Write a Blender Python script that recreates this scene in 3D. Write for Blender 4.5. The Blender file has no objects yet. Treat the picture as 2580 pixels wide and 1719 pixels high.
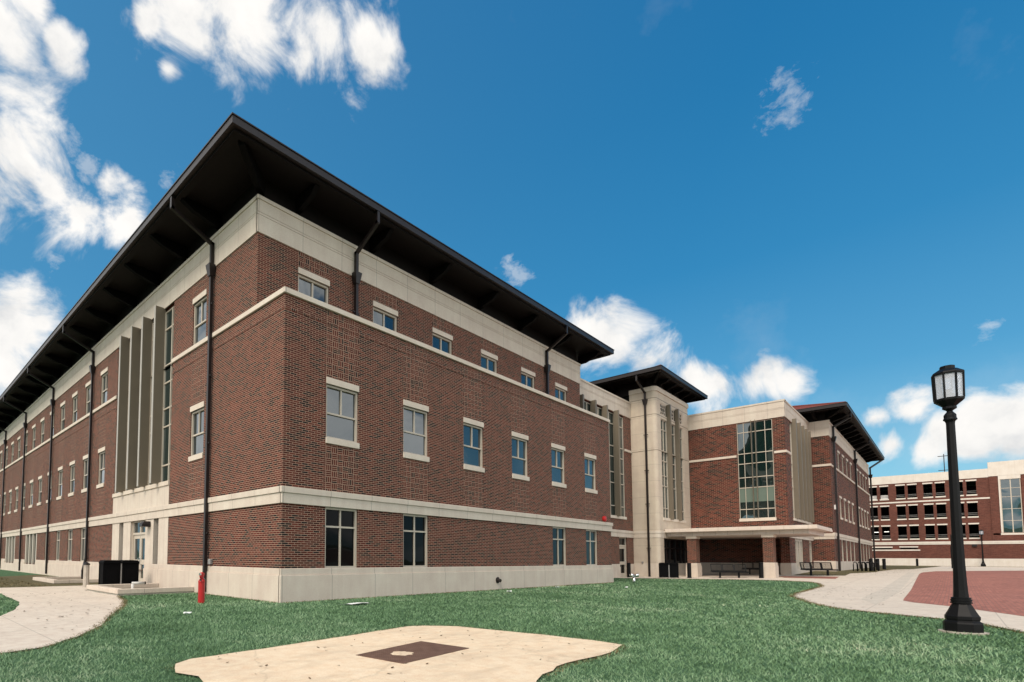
import bpy, bmesh, math, random
import numpy as np
from mathutils import Vector, Matrix
random.seed(7); rng = np.random.default_rng(11)
D = bpy.data; SC = bpy.context.scene; COL = SC.collection

# ------------------------------------------------------------------ camera
cam = D.cameras.new('camera'); co = D.objects.new('camera', cam); COL.objects.link(co); SC.camera = co
cam.sensor_width = 36; cam.lens = 1351.47/2580*36
cam.shift_x = (1290-867.5)/2580; cam.shift_y = (1323.84-859.5)/2580
cam.clip_start = .05; cam.clip_end = 3000
CAM = Vector((-9.4944, -13.7152, .3598))
RT = Vector((.7504, -.66094, .00703)); DN = Vector((.04457, .03999, -.99821)); FW = Vector((.65948, .74937, .05947))
co.matrix_world = Matrix.Translation(CAM) @ Matrix((RT, -DN, -FW)).transposed().to_4x4()

# ------------------------------------------------------------------ node helper
class NT:
    def __init__(s, tree): s.t = tree; s.l = tree.links
    def n(s, typ, **kw):
        nd = s.t.nodes.new(typ)
        for k, v in kw.items(): setattr(nd, k, v)
        return nd
    def put(s, sock, v):
        if hasattr(v, 'is_output'): s.l.new(v, sock)
        elif v is not None: sock.default_value = v
    def m(s, op, a, b=None, c=None, clamp=False):
        nd = s.n('ShaderNodeMath', operation=op, use_clamp=clamp)
        for i, v in enumerate((a, b, c)):
            if v is not None: s.put(nd.inputs[i], v)
        return nd.outputs[0]
    def v(s, op, a, b=None, out=0):
        nd = s.n('ShaderNodeVectorMath', operation=op); s.put(nd.inputs[0], a)
        if b is not None: s.put(nd.inputs[1], b)
        return nd.outputs[out]
    def mix(s, f, a, b, typ='MIX'):
        nd = s.n('ShaderNodeMix', data_type='RGBA', blend_type=typ)
        s.put(nd.inputs[0], f); s.put(nd.inputs[6], a); s.put(nd.inputs[7], b); return nd.outputs[2]
    def ramp(s, f, stops, interp='LINEAR'):
        nd = s.n('ShaderNodeValToRGB'); r = nd.color_ramp; r.interpolation = interp
        while len(r.elements) < len(stops): r.elements.new(.5)
        for e, (p, c) in zip(r.elements, stops):
            e.position = p; e.color = (*c, 1) if len(c) == 3 else c
        s.put(nd.inputs[0], f); return nd.outputs[0]
    def noise(s, vec, scale, detail=4, rough=.55, out=0, dist=0):
        nd = s.n('ShaderNodeTexNoise'); s.put(nd.inputs['Vector'], vec)
        nd.inputs['Scale'].default_value = scale; nd.inputs['Detail'].default_value = detail
        nd.inputs['Roughness'].default_value = rough; nd.inputs['Distortion'].default_value = dist
        return nd.outputs[out]
def c4(c): return (*c, 1)

# ------------------------------------------------------------------ world: Nishita sky with procedural clouds
SUN_EL, SUN_AZ = math.radians(46), math.radians(260)          # azimuth clockwise from +Y
w = D.worlds.new('World'); SC.world = w; w.use_nodes = True
T = NT(w.node_tree); T.t.nodes.clear()
sky = T.n('ShaderNodeTexSky', sky_type='NISHITA', sun_disc=False, sun_elevation=SUN_EL, sun_rotation=SUN_AZ)
sky.air_density = 1.0; sky.dust_density = .4; sky.ozone_density = 2.2
dirv = T.v('NORMALIZE', T.n('ShaderNodeTexCoord').outputs['Generated'])
sep = T.n('ShaderNodeSeparateXYZ'); T.l.new(dirv, sep.inputs[0])
SKY_MUL = .098
skyc = T.mix(1, sky.outputs[0], c4((.34*SKY_MUL, 1.0*SKY_MUL, 1.10*SKY_MUL)), 'MULTIPLY')
warp = T.v('SUBTRACT', T.noise(dirv, 7, 5, .6, out=1), (.5, .5, .5))
wd = T.v('ADD', dirv, T.v('MULTIPLY', warp, (.05, .05, .04)))
CL = [(.284,.634,.719,.07),(.357,.591,.724,.085),(.425,.536,.729,.066),(.483,.511,.711,.036),(.282,.687,.67,.02),(.422,.58,.697,.034),(.503,.497,.708,.022),(.24,.669,.703,.022),
 (.099,.752,.652,.037),(.156,.741,.653,.02),(.114,.73,.673,.023),(.117,.834,.539,.085),(.075,.86,.505,.07),(.167,.838,.52,.05),(.206,.832,.516,.03),(.231,.8,.554,.022),(.271,.811,.518,.036),
 (.313,.76,.569,.011),(.207,.799,.565,.014),(.145,.925,.351,.063),(.184,.915,.359,.024),(.133,.945,.3,.076),(.181,.878,.443,.013),(.767,.45,.457,.02),(.87,.354,.344,.055),
 (.901,.305,.31,.04),(.856,.372,.36,.033),(.937,.228,.265,.046),(.949,.178,.262,.043),(.957,.145,.252,.026),(.812,.116,.572,.017),(.927,.254,.276,.024),(.98,.07,.186,.018),
 (.981,.034,.191,.022),(.986,.009,.165,.024),(.986,-.023,.165,.026),(.985,-.052,.164,.028),(.987,.051,.152,.02),(.989,.017,.15,.022),(.989,-.015,.148,.018),
 (.178,.797,.577,.011),(.963,-.039,.267,.008)]
def nearest(lst, k):
    best = None
    for x, y, z, r in lst:
        dd = T.m('DIVIDE', T.v('DISTANCE', wd, (x, y, z), out=1), r*k)
        best = dd if best is None else T.m('SMOOTH_MIN', best, dd, .25)
    return T.m('SUBTRACT', 1, best)
iso = [c for c in CL if c[3] < .0195 and c[:2] != (.989, -.015) and c[:2] != (.98, .07) or c[:2] in ((.767, .45), (.963, -.039))]
best = nearest([c for c in CL if c not in iso], 1.12); faint = nearest(iso, 1.3)
fb = T.noise(dirv, 8.5, 11, .60, dist=.5)
# broad fields of cloud over the rest of the sky (behind and beside the viewer)
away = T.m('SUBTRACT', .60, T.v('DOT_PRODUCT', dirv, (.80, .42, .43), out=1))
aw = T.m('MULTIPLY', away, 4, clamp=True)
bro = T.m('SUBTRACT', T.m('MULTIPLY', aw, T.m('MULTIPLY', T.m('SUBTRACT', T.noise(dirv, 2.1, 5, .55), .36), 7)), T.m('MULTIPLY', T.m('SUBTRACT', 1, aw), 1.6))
den = T.m('ADD', T.m('MAXIMUM', T.m('MULTIPLY', best, 1.15), bro), T.m('MULTIPLY', T.m('SUBTRACT', fb, .5), 4.6))
mr = T.n('ShaderNodeMapRange', interpolation_type='SMOOTHSTEP'); T.put(mr.inputs[0], den)
mr.inputs[1].default_value = -.10; mr.inputs[2].default_value = .95
cover = T.m('MULTIPLY', mr.outputs[0], T.m('MULTIPLY', T.m('ADD', sep.outputs[2], .02), 12, clamp=True))
thin = T.m('MULTIPLY', T.m('SUBTRACT', T.noise(dirv, 3.3, 7, .6), .58, clamp=True), .8)
thin = T.m('MAXIMUM', thin, T.m('MULTIPLY', T.m('ADD', faint, T.m('MULTIPLY', T.m('SUBTRACT', T.noise(T.v('MULTIPLY', wd, (1, 1, 1.6)), 19, 9, .66), .5), 6.5), clamp=True), .34))
cover = T.m('MAXIMUM', cover, thin)
shade = T.ramp(T.noise(wd, 9, 6, .6), [(.34, (.68, .69, .70)), (.50, (.90, .885, .86)), (.62, (.98, .955, .92))])
br = T.m('MULTIPLY_ADD', aw, .40, .60)     # unseen cloud outside the view is made brighter to light the scene
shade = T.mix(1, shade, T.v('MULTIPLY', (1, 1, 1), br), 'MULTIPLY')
EX = 1/2**.82
grad = T.ramp(sep.outputs[2], [(p, (a*EX, b*EX, c*EX)) for p, a, b, c in ((0, .40, .60, .70), (.13, .25, .49, .65), (.26, .085, .315, .55), (.42, .028, .225, .475), (.60, .014, .178, .42), (.8, .008, .14, .37))])
side = T.m('MULTIPLY_ADD', T.v('DOT_PRODUCT', dirv, (-.75, .66, 0), out=1), .45, .22, clamp=True)
grad = T.mix(side, grad, (.125*EX, .345*EX, .56*EX, 1))
skyc = T.mix(.82, skyc, grad)
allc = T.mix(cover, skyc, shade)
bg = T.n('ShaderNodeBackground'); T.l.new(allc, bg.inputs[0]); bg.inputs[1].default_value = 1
out = T.n('ShaderNodeOutputWorld'); T.l.new(bg.outputs[0], out.inputs[0])
w.cycles.sampling_method = 'MANUAL'; w.cycles.sample_map_resolution = 1024
# veiled sun: soft, from the left behind the viewer
sl = D.lights.new('sun', 'SUN'); sl.energy = 1.5; sl.angle = math.radians(24); sl.color = (1, .885, .75)
so = D.objects.new('sun', sl); COL.objects.link(so)
sd = Vector((math.sin(SUN_AZ)*math.cos(SUN_EL), math.cos(SUN_AZ)*math.cos(SUN_EL), math.sin(SUN_EL)))
so.rotation_euler = (-sd).to_track_quat('-Z', 'Y').to_euler()
SC.view_settings.view_transform = 'Standard'; SC.view_settings.look = 'None'; SC.view_settings.gamma = 1
SC.view_settings.exposure = 0.82

# ------------------------------------------------------------------ materials
def newmat(name):
    m = D.materials.new(name); m.use_nodes = True; t = NT(m.node_tree)
    return m, t, t.t.nodes['Principled BSDF']
def bump(t, p, h, dist=.01, strength=.5):
    b = t.n('ShaderNodeBump'); b.inputs['Distance'].default_value = dist; b.inputs['Strength'].default_value = strength
    t.put(b.inputs['Height'], h); t.l.new(b.outputs[0], p.inputs['Normal'])
def uz(t):
    """wall coordinates: along the wall (brick-scaled), height"""
    g = t.n('ShaderNodeNewGeometry'); s = t.n('ShaderNodeSeparateXYZ'); t.l.new(g.outputs['Position'], s.inputs[0])
    nn = t.n('ShaderNodeSeparateXYZ'); t.l.new(g.outputs['True Normal'], nn.inputs[0])
    f = t.m('GREATER_THAN', t.m('ABSOLUTE', nn.outputs[0]), .7)
    u = t.m('ADD', t.m('MULTIPLY', s.outputs[0], t.m('SUBTRACT', 1, f)), t.m('MULTIPLY', t.m('MULTIPLY', s.outputs[1], 1.285), f))
    return u, s.outputs[2], g.outputs['Position']
def comb(t, a, b, c=0.0):
    n = t.n('ShaderNodeCombineXYZ'); t.put(n.inputs[0], a); t.put(n.inputs[1], b); t.put(n.inputs[2], c); return n.outputs[0]
def bricktex(t, vec, wd, rh, mort=.0085, off=.5):
    b = t.n('ShaderNodeTexBrick'); b.offset = off; b.squash = 1; t.put(b.inputs['Vector'], vec)
    b.inputs['Color1'].default_value = (0, 0, 0, 1); b.inputs['Color2'].default_value = (1, 1, 1, 1); b.inputs['Mortar'].default_value = (.5, .5, .5, 1)
    b.inputs['Scale'].default_value = 1; b.inputs['Mortar Size'].default_value = mort; b.inputs['Mortar Smooth'].default_value = .1
    b.inputs['Brick Width'].default_value = wd; b.inputs['Row Height'].default_value = rh
    return b.outputs['Color'], b.outputs['Fac']
BR = [(0.0, (.007, .005, .005)), (.20, (.011, .007, .006)), (.27, (.054, .0102, .0057)), (.5, (.074, .0138, .0076)), (.8, (.097, .0198, .0108)), (1, (.128, .029, .017))]
def mat_brick(name, basket=False, ramp=BR, mortar=(.37, .245, .18), wd=.248, rh=.0677):
    m, t, p = newmat(name); u, z, pos = uz(t)
    if basket:
        c1, f1 = bricktex(t, comb(t, u, z), .248, .0677, .010, 0)
        c2, f2 = bricktex(t, comb(t, z, u), .2031, .08267, .011, 0)
        ck = t.n('ShaderNodeTexChecker'); ck.inputs['Scale'].default_value = 1
        t.put(ck.inputs['Vector'], comb(t, t.m('DIVIDE', u, .248), t.m('DIVIDE', z, .2031), .5))
        col = t.mix(ck.outputs['Fac'], c1, c2); fac = t.mix(ck.outputs['Fac'], f1, f2)
    else:
        col, fac = bricktex(t, comb(t, u, z), wd, rh)
    b = t.ramp(col, ramp)
    big = t.noise(pos, .55, 4); b = t.mix(.5, b, t.ramp(big, [(.3, (.36, .36, .36)), (.7, (.66, .62, .6))]), 'OVERLAY')
    fine = t.noise(pos, 60, 2); b = t.mix(.35, b, t.ramp(fine, [(.3, (.3, .3, .3)), (.7, (.7, .7, .7))]), 'OVERLAY')
    mo = t.mix(t.noise(pos, 2.5, 4), c4([x*.75 for x in mortar]), c4([min(1, x*1.2) for x in mortar]))
    t.l.new(t.mix(fac, b, mo), p.inputs['Base Color']); p.inputs['Roughness'].default_value = .85
    p.inputs['Specular IOR Level'].default_value = .25
    bump(t, p, t.m('ADD', t.m('SUBTRACT', 1, fac), t.m('MULTIPLY', fine, .3)), .006, .6)
    return m
def mat_stone(name, col=(.60, .53, .445), pw=1.9, ph=50., z0=0., joint=.65):
    m, t, p = newmat(name); u, z, pos = uz(t)
    cc, fac = bricktex(t, comb(t, u, t.m('ADD', z, 25-z0)), pw, ph, .010, 0)
    n1 = t.noise(pos, 1.3, 5); n2 = t.noise(pos, 30, 3)
    st = t.noise(t.v('MULTIPLY', pos, (3.2, 3.2, .25)), 1.6, 4)
    b = t.mix(t.m('MULTIPLY', cc, .16), c4(col), c4([x*.86 for x in col]))
    b = t.mix(.55, b, t.ramp(n1, [(.3, (.40, .40, .41)), (.7, (.56, .555, .55))]), 'OVERLAY')
    b = t.mix(.14, b, t.ramp(st, [(.35, (.36, .35, .34)), (.65, (.6, .6, .6))]), 'OVERLAY')
    b = t.mix(.2, b, n2, 'OVERLAY')
    b = t.mix(t.m('MULTIPLY', fac, joint), b, c4([x*.25 for x in col]))
    t.l.new(b, p.inputs['Base Color']); p.inputs['Roughness'].default_value = .8; p.inputs['Specular IOR Level'].default_value = .3
    bump(t, p, t.m('ADD', t.m('SUBTRACT', 1, fac), t.m('MULTIPLY', n2, .2)), .004, .5)
    return m
def mat_plain(name, col, rough=.5, spec=.5, metal=0, var=.25, scale=6, bmp=0):
    m, t, p = newmat(name); pos = t.n('ShaderNodeTexCoord').outputs['Object']
    n = t.noise(pos, scale, 5)
    t.l.new(t.mix(n, c4([x*(1-var) for x in col]), c4([min(1, x*(1+var)) for x in col])), p.inputs['Base Color'])
    p.inputs['Roughness'].default_value = rough; p.inputs['Specular IOR Level'].default_value = spec; p.inputs['Metallic'].default_value = metal
    if bmp: bump(t, p, t.noise(pos, scale*8, 3), bmp, .5)
    return m
def mat_glass(name, tint=(.012, .018, .02), refl=.55, wob=.012, tilt=.22):
    m, t, p = newmat(name); t.t.nodes.remove(p); pos = t.n('ShaderNodeNewGeometry').outputs['Position']
    g = t.n('ShaderNodeBsdfGlossy'); g.inputs['Roughness'].default_value = .015; g.inputs['Color'].default_value = (.86, .93, .98, 1)
    d = t.n('ShaderNodeBsdfDiffuse'); d.inputs['Color'].default_value = c4(tint)
    fr = t.n('ShaderNodeFresnel'); fr.inputs['IOR'].default_value = 1.5
    f = t.m('ADD', t.m('MULTIPLY', fr.outputs[0], 1-refl), refl, clamp=True)
    b = t.n('ShaderNodeBump'); b.inputs['Distance'].default_value = wob; b.inputs['Strength'].default_value = .35
    t.put(b.inputs['Height'], t.noise(pos, .9, 1)); t.l.new(t.v('NORMALIZE', t.v('ADD', b.outputs[0], t.v('MULTIPLY', t.v('SUBTRACT', t.noise(pos, .31, 0, out=1), (.5, .5, .5)), (tilt, tilt, tilt)))), g.inputs['Normal'])
    mx = t.n('ShaderNodeMixShader'); t.put(mx.inputs[0], f); t.l.new(d.outputs[0], mx.inputs[1]); t.l.new(g.outputs[0], mx.inputs[2])
    t.l.new(mx.outputs[0], t.t.nodes['Material Output'].inputs[0]); return m
M = {}
M['brick'] = mat_brick('red_brick'); M['basket'] = mat_brick('basketweave_brick', True)
M['brick_mid'] = mat_brick('wing_brick', wd=.37, rh=.1016)
M['brick_far'] = mat_brick('garage_brick', ramp=[(0, (.085, .027, .019)), (1, (.135, .047, .033))], mortar=(.17, .095, .072), wd=.4, rh=.1)
M['stone'] = mat_stone('cast_stone'); M['stone_small'] = mat_stone('stone_trim', (.64, .565, .475), 30)
M['stone_tower'] = mat_stone('tower_stone', (.58, .50, .40), 60, 1.255, .05, .45)
M['plinth'] = mat_stone('plinth_stone', (.60, .52, .435), 2.0)
M['canopy'] = mat_stone('canopy_panel', (.68, .59, .51), 1.6, 50, 0, .6); M['canopy_low'] = mat_stone('canopy_lower_panel', (.62, .55, .49), .95, 50, 0, .7)
M['garage_stone'] = mat_stone('garage_stone', (.66, .60, .53), 3.2, 50, 0, .25)
M['frame'] = mat_plain('beige_frame', (.50, .44, .36), .45, .4, 0, .08)
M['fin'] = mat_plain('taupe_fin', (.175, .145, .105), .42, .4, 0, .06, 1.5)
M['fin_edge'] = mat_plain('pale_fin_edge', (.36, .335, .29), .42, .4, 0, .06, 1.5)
M['matte'] = mat_plain('matte_black', (.0035, .0035, .004), .8, .08, 0, .2, 8)
M['bronze'] = mat_plain('dark_bronze_metal', (.013, .0085, .008), .42, .4, 0, .3)
M['soffit'] = mat_plain('brown_soffit', (.0075, .005, .0045), .6, .15, 0, .3)
M['strut'] = mat_plain('dark_strut', (.0028, .002, .002), .7, .1)
M['black'] = mat_plain('black_paint', (.0035, .0035, .004), .5, .2, 0, .3, 8)
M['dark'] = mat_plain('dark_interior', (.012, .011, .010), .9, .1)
M['glass'] = mat_glass('window_glass', refl=.09); M['glass_low'] = mat_glass('ground_floor_glass', (.005, .005, .005), -.04)
M['glass_cw'] = mat_glass('curtain_glass', (.008, .020, .018), .10); M['glass_sky'] = mat_glass('stair_glass', (.015, .028, .028), .10)
M['blind'] = mat_plain('pale_blind', (.125, .165, .135), .7, .2, 0, .06)
M['tile'] = mat_plain('clay_tile', (.16, .038, .024), .75, .3, 0, .35, 9)
M['red'] = mat_plain('red_paint', (.42, .012, .012), .35, .5, 0, .15)
M['chrome'] = mat_plain('chrome', (.7, .7, .7), .15, .5, 1, .05)
M['grey'] = mat_plain('grey_metal', (.30, .29, .28), .5, .4, .3, .1)
M['pvc'] = mat_plain('pale_pipe', (.55, .53, .50), .4, .4)
M['white'] = mat_plain('white_paint', (.72, .70, .66), .6, .3, 0, .1)
M['paper'] = mat_plain('white_litter', (.8, .82, .78), .8, .2)
def mat_concrete(name, col, crack=True, jw=0, streak=None):
    m, t, p = newmat(name); pos = t.n('ShaderNodeNewGeometry').outputs['Position']
    n1 = t.noise(pos, .7, 6, .6); n2 = t.noise(pos, 5, 6, .65); n3 = t.noise(pos, 70, 3)
    b = t.mix(n1, c4([x*.82 for x in col]), c4([x*1.12 for x in col]))
    b = t.mix(.5, b, t.ramp(n2, [(.32, (.36, .35, .34)), (.6, (.55, .55, .55))]), 'OVERLAY'); b = t.mix(.35, b, n3, 'OVERLAY')
    sp = t.ramp(t.noise(pos, 11, 3, .6), [(.70, (0, 0, 0)), (.76, (1, 1, 1))]); b = t.mix(t.m('MULTIPLY', sp, .45), b, c4([x*.45 for x in col]))
    if crack:
        v = t.n('ShaderNodeTexVoronoi', feature='DISTANCE_TO_EDGE'); v.inputs['Scale'].default_value = .35
        t.put(v.inputs['Vector'], t.v('ADD', pos, t.v('MULTIPLY', t.noise(pos, 2, 5, out=1), (.5, .5, .5))))
        b = t.mix(t.m('MULTIPLY', t.ramp(v.outputs['Distance'], [(0, (1, 1, 1)), (.008, (0, 0, 0))]), .35), b, c4([x*.5 for x in col]))
    if jw:
        cc, f = bricktex(t, pos, jw, jw, .012, 0); b = t.mix(t.m('MULTIPLY', f, .55), b, c4([x*.5 for x in col]))
    if streak:
        s = t.noise(t.v('MULTIPLY', pos, (1, 3, 1)), 1.1, 5, .6); b = t.mix(t.m('MULTIPLY', t.ramp(s, [(.5, (0, 0, 0)), (.72, (1, 1, 1))]), .6), b, c4(streak))
    t.l.new(b, p.inputs['Base Color']); p.inputs['Roughness'].default_value = .88; p.inputs['Specular IOR Level'].default_value = .25
    bump(t, p, t.m('ADD', n3, t.m('MULTIPLY', n2, 2)), .006, .5); return m
M['walk'] = mat_concrete('walk_concrete', (.60, .525, .44), True, 2.4)
M['patch'] = mat_concrete('patched_concrete', (.54, .48, .405), True)
M['leaf'] = mat_plain('dead_leaf', (.10, .06, .03), .9, .1, 0, .6, 1)
M['pad'] = mat_concrete('pad_concrete', (.72, .575, .41), True, 0, (.50, .385, .27))
M['curb'] = mat_concrete('curb_concrete', (.46, .41, .35), False, 0)
def mat_paver():
    m, t, p = newmat('brick_pavers'); pos = t.n('ShaderNodeNewGeometry').outputs['Position']
    c, f = bricktex(t, pos, .3, .1, .006, .5)
    b = t.ramp(c, [(0, (.25, .088, .060)), (.5, (.31, .112, .077)), (1, (.38, .145, .10))])
    b = t.mix(.6, b, t.ramp(t.noise(pos, .5, 5), [(.3, (.38, .38, .38)), (.7, (.6, .6, .6))]), 'OVERLAY')
    t.l.new(t.mix(f, b, (.16, .085, .065, 1)), p.inputs['Base Color']); p.inputs['Roughness'].default_value = .85; return m
M['paver'] = mat_paver()
def mat_lawn():
    m, t, p = newmat('lawn_ground'); pos = t.n('ShaderNodeNewGeometry').outputs['Position']
    b = t.ramp(t.noise(pos, 9, 6, .7), [(.3, (.030, .060, .028)), (.55, (.075, .145, .075)), (.75, (.12, .20, .115))])
    big = t.noise(pos, .35, 4); b = t.mix(t.ramp(big, [(.4, (0, 0, 0)), (.7, (.6, .6, .6))]), b, (.055, .12, .06, 1))
    t.l.new(b, p.inputs['Base Color']); p.inputs['Roughness'].default_value = .95; p.inputs['Specular IOR Level'].default_value = .1
    bump(t, p, t.noise(pos, 40, 4, .7), .03, .8); return m
M['lawn'] = mat_lawn()
def mat_blade(name, ramp):
    m, t, p = newmat(name); a = t.n('ShaderNodeAttribute', attribute_name='tint'); pos = t.n('ShaderNodeNewGeometry').outputs['Position']
    f = t.m('ADD', t.m('MULTIPLY_ADD', a.outputs['Fac'], .36, .11), t.m('ADD', t.m('MULTIPLY', t.m('SUBTRACT', t.noise(pos, .33, 5, .62), .42), 1.7), t.m('MULTIPLY', t.m('SUBTRACT', t.noise(pos, 2.2, 4, .6), .45), .9)))
    t.l.new(t.ramp(f, ramp), p.inputs['Base Color']); p.inputs['Roughness'].default_value = .6; p.inputs['Specular IOR Level'].default_value = .25
    return m
M['blade'] = mat_blade('grass_blades', [(0, (.066, .124, .054)), (.3, (.116, .212, .098)), (.6, (.180, .292, .152)), (.85, (.30, .40, .24)), (1, (.52, .53, .37))])
M['dry'] = mat_blade('dry_grass_blades', [(0, (.07, .075, .03)), (.5, (.16, .125, .055)), (1, (.33, .24, .12))])
M['drygrass'] = mat_concrete('dry_grass_ground', (.10, .085, .040), False)
def mat_plate():
    m, t, p = newmat('rusty_plate'); pos = t.n('ShaderNodeNewGeometry').outputs['Position']
    sx = t.n('ShaderNodeSeparateXYZ'); t.l.new(pos, sx.inputs[0])
    ck = t.m('MULTIPLY', t.m('SINE', t.m('MULTIPLY', t.m('ADD', sx.outputs[0], sx.outputs[1]), 75)), t.m('SINE', t.m('MULTIPLY', t.m('SUBTRACT', sx.outputs[0], sx.outputs[1]), 75)))
    b = t.ramp(t.noise(pos, 6, 5), [(.3, (.12, .062, .040)), (.7, (.20, .115, .080))])
    b = t.mix(t.m('MULTIPLY', t.m('GREATER_THAN', ck, .35), .5), b, (.07, .038, .027, 1))
    t.l.new(b, p.inputs['Base Color']); p.inputs['Roughness'].default_value = .6; p.inputs['Metallic'].default_value = .2
    bump(t, p, ck, .004, .7); return m
M['plate'] = mat_plate()
def mat_frost():
    m, t, p = newmat('seeded_lamp_glass'); pos = t.n('ShaderNodeTexCoord').outputs['Object']
    p.inputs['Base Color'].default_value = (.70, .73, .80, 1); p.inputs['Roughness'].default_value = .25
    p.inputs['Transmission Weight'].default_value = .3; p.inputs['IOR'].default_value = 1.2; p.inputs['Alpha'].default_value = .85
    bump(t, p, t.noise(pos, 60, 2), .01, .8); return m
M['frost'] = mat_frost()

# ------------------------------------------------------------------ mesh builder and object helpers
class MB:
    def __init__(s): s.v = []; s.f = []
    def add(s, vs, fs):
        o = len(s.v); s.v += [tuple(x) for x in vs]; s.f += [tuple(i+o for i in f) for f in fs]; return s
    def box(s, x0, x1, y0, y1, z0, z1):
        x0, x1 = sorted((x0, x1)); y0, y1 = sorted((y0, y1))
        return s.add([(x0,y0,z0),(x1,y0,z0),(x1,y1,z0),(x0,y1,z0),(x0,y0,z1),(x1,y0,z1),(x1,y1,z1),(x0,y1,z1)],
                     [(0,3,2,1),(4,5,6,7),(0,1,5,4),(1,2,6,5),(2,3,7,6),(3,0,4,7)])
    def prism(s, prof, h, frame):          # prof: 2D outline, frame(a,b,t) -> point, t in (0,h)
        n = len(prof); vs = [frame(a, b, 0) for a, b in prof] + [frame(a, b, h) for a, b in prof]
        return s.add(vs, [tuple(range(n))[::-1], tuple(range(n, 2*n))] + [(i, (i+1) % n, (i+1) % n+n, i+n) for i in range(n)])
    def bar(s, p, q, wd, ht=None, up=(0, 0, 1)):
        p, q = Vector(p), Vector(q); d = (q-p).normalized(); u = Vector(up)
        if abs(d.dot(u)) > .98: u = Vector((0, 1, 0))
        a = d.cross(u).normalized(); b = a.cross(d).normalized(); ht = ht or wd; a *= wd/2; b *= ht/2
        return s.add([p-a-b, p+a-b, p+a+b, p-a+b, q-a-b, q+a-b, q+a+b, q-a+b], [(0,3,2,1),(4,5,6,7),(0,1,5,4),(1,2,6,5),(2,3,7,6),(3,0,4,7)])
    def tube(s, pts, r, n=10):
        pts = [Vector(p) for p in pts]; rings = []
        for i, p in enumerate(pts):
            d = (pts[min(i+1, len(pts)-1)]-pts[max(i-1, 0)]).normalized(); u = Vector((0, 0, 1)) if abs(d.z) < .9 else Vector((1, 0, 0))
            a = d.cross(u).normalized(); b = a.cross(d); rr = r[i] if isinstance(r, (list, tuple)) else r
            rings.append([p+a*rr*math.cos(2*math.pi*k/n)+b*rr*math.sin(2*math.pi*k/n) for k in range(n)])
        vs = [v for R in rings for v in R]; fs = [tuple(range(n)), tuple(range(len(vs)-n, len(vs)))[::-1]]
        for i in range(len(pts)-1):
            fs += [(i*n+k, (i+1)*n+k, (i+1)*n+(k+1) % n, i*n+(k+1) % n) for k in range(n)]
        return s.add(vs, fs)
    def lathe(s, prof, n=8, c=(0, 0), rot=None):
        rot = math.pi/n if rot is None else rot
        vs = [(c[0]+r*math.cos(2*math.pi*k/n+rot), c[1]+r*math.sin(2*math.pi*k/n+rot), z) for r, z in prof for k in range(n)]
        fs = [tuple(range(n))[::-1], tuple(range(len(vs)-n, len(vs)))]
        for i in range(len(prof)-1):
            fs += [(i*n+k, i*n+(k+1) % n, (i+1)*n+(k+1) % n, (i+1)*n+k) for k in range(n)]
        return s.add(vs, fs)
    def build(s, name, mat, parent=None, bevel=0, smooth=False):
        me = D.meshes.new(name); me.from_pydata(s.v, [], s.f); me.materials.append(mat); me.update()
        bm = bmesh.new(); bm.from_mesh(me); bmesh.ops.recalc_face_normals(bm, faces=bm.faces); bm.to_mesh(me); bm.free()
        if smooth:
            for p in me.polygons: p.use_smooth = True
        o = D.objects.new(name, me); COL.objects.link(o)
        if parent is not None:
            o.parent = parent; o.matrix_parent_inverse = PW[parent.name].inverted()
        if bevel:
            b = o.modifiers.new('bevel', 'BEVEL'); b.width = bevel; b.segments = 2; b.limit_method = 'ANGLE'
        PW[o.name] = Matrix.Identity(4) if parent is None else Matrix.Identity(4)
        return o
PW = {}
def tag(o, label=None, cat=None, group=None, kind=None):
    for k, v in (('label', label), ('category', cat), ('group', group), ('kind', kind)):
        if v: o[k] = v
    return o
def thing(name, label, cat, loc, rz=0, group=None):
    o = D.objects.new(name, None); COL.objects.link(o); o.location = loc; o.rotation_euler = (0, 0, rz); o.empty_display_size = .2
    PW[o.name] = Matrix.Translation(loc)     # children given in world coordinates
    return tag(o, label, cat, group)
def local(o): PW[o.name] = Matrix.Identity(4); return o   # children given in local coordinates
def dup(root, loc, rz=None, label=None):
    r = root.copy(); COL.objects.link(r); r.location = loc
    if rz is not None: r.rotation_euler = (0, 0, rz)
    if label: r['label'] = label
    def rec(src, dst):
        for ch in src.children:
            c = ch.copy(); COL.objects.link(c); c.parent = dst; rec(ch, c)
    rec(root, r); return r

# ------------------------------------------------------------------ ground
def gz(x, y):
    k = min(1, max(.5, .5-.1*y))
    if x < 54: return -1.05+.5*k*min(1, max(0, (x-28)/26))
    return -1.05+.5*k+.22*min(1, (x-54)/59)
GA = [i for i in range(-12, 60, 2)]
def sheet(name, poly, off, mat, kind='structure', cuts=True):
    bm = bmesh.new(); f = bm.faces.new([bm.verts.new((x, y, 0)) for x, y in poly])
    if cuts:
        xs = [28+2*i for i in range(14)] + [60, 70, 80, 90, 100, 113]; ys = [-5, -2.5, 0]
        for x in xs: bmesh.ops.bisect_plane(bm, geom=bm.verts[:]+bm.edges[:]+bm.faces[:], plane_co=(x, 0, 0), plane_no=(1, 0, 0))
        for y in ys: bmesh.ops.bisect_plane(bm, geom=bm.verts[:]+bm.edges[:]+bm.faces[:], plane_co=(0, y, 0), plane_no=(0, 1, 0))
    bmesh.ops.triangulate(bm, faces=bm.faces[:])
    for v in bm.verts: v.co.z = gz(v.co.x, v.co.y)+off
    bmesh.ops.recalc_face_normals(bm, faces=bm.faces)
    if sum(f.normal.z for f in bm.faces) < 0: bmesh.ops.reverse_faces(bm, faces=bm.faces)
    me = D.meshes.new(name); bm.to_mesh(me); bm.free(); me.materials.append(mat)
    o = D.objects.new(name, me); COL.objects.link(o); o['kind'] = kind; return o
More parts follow.
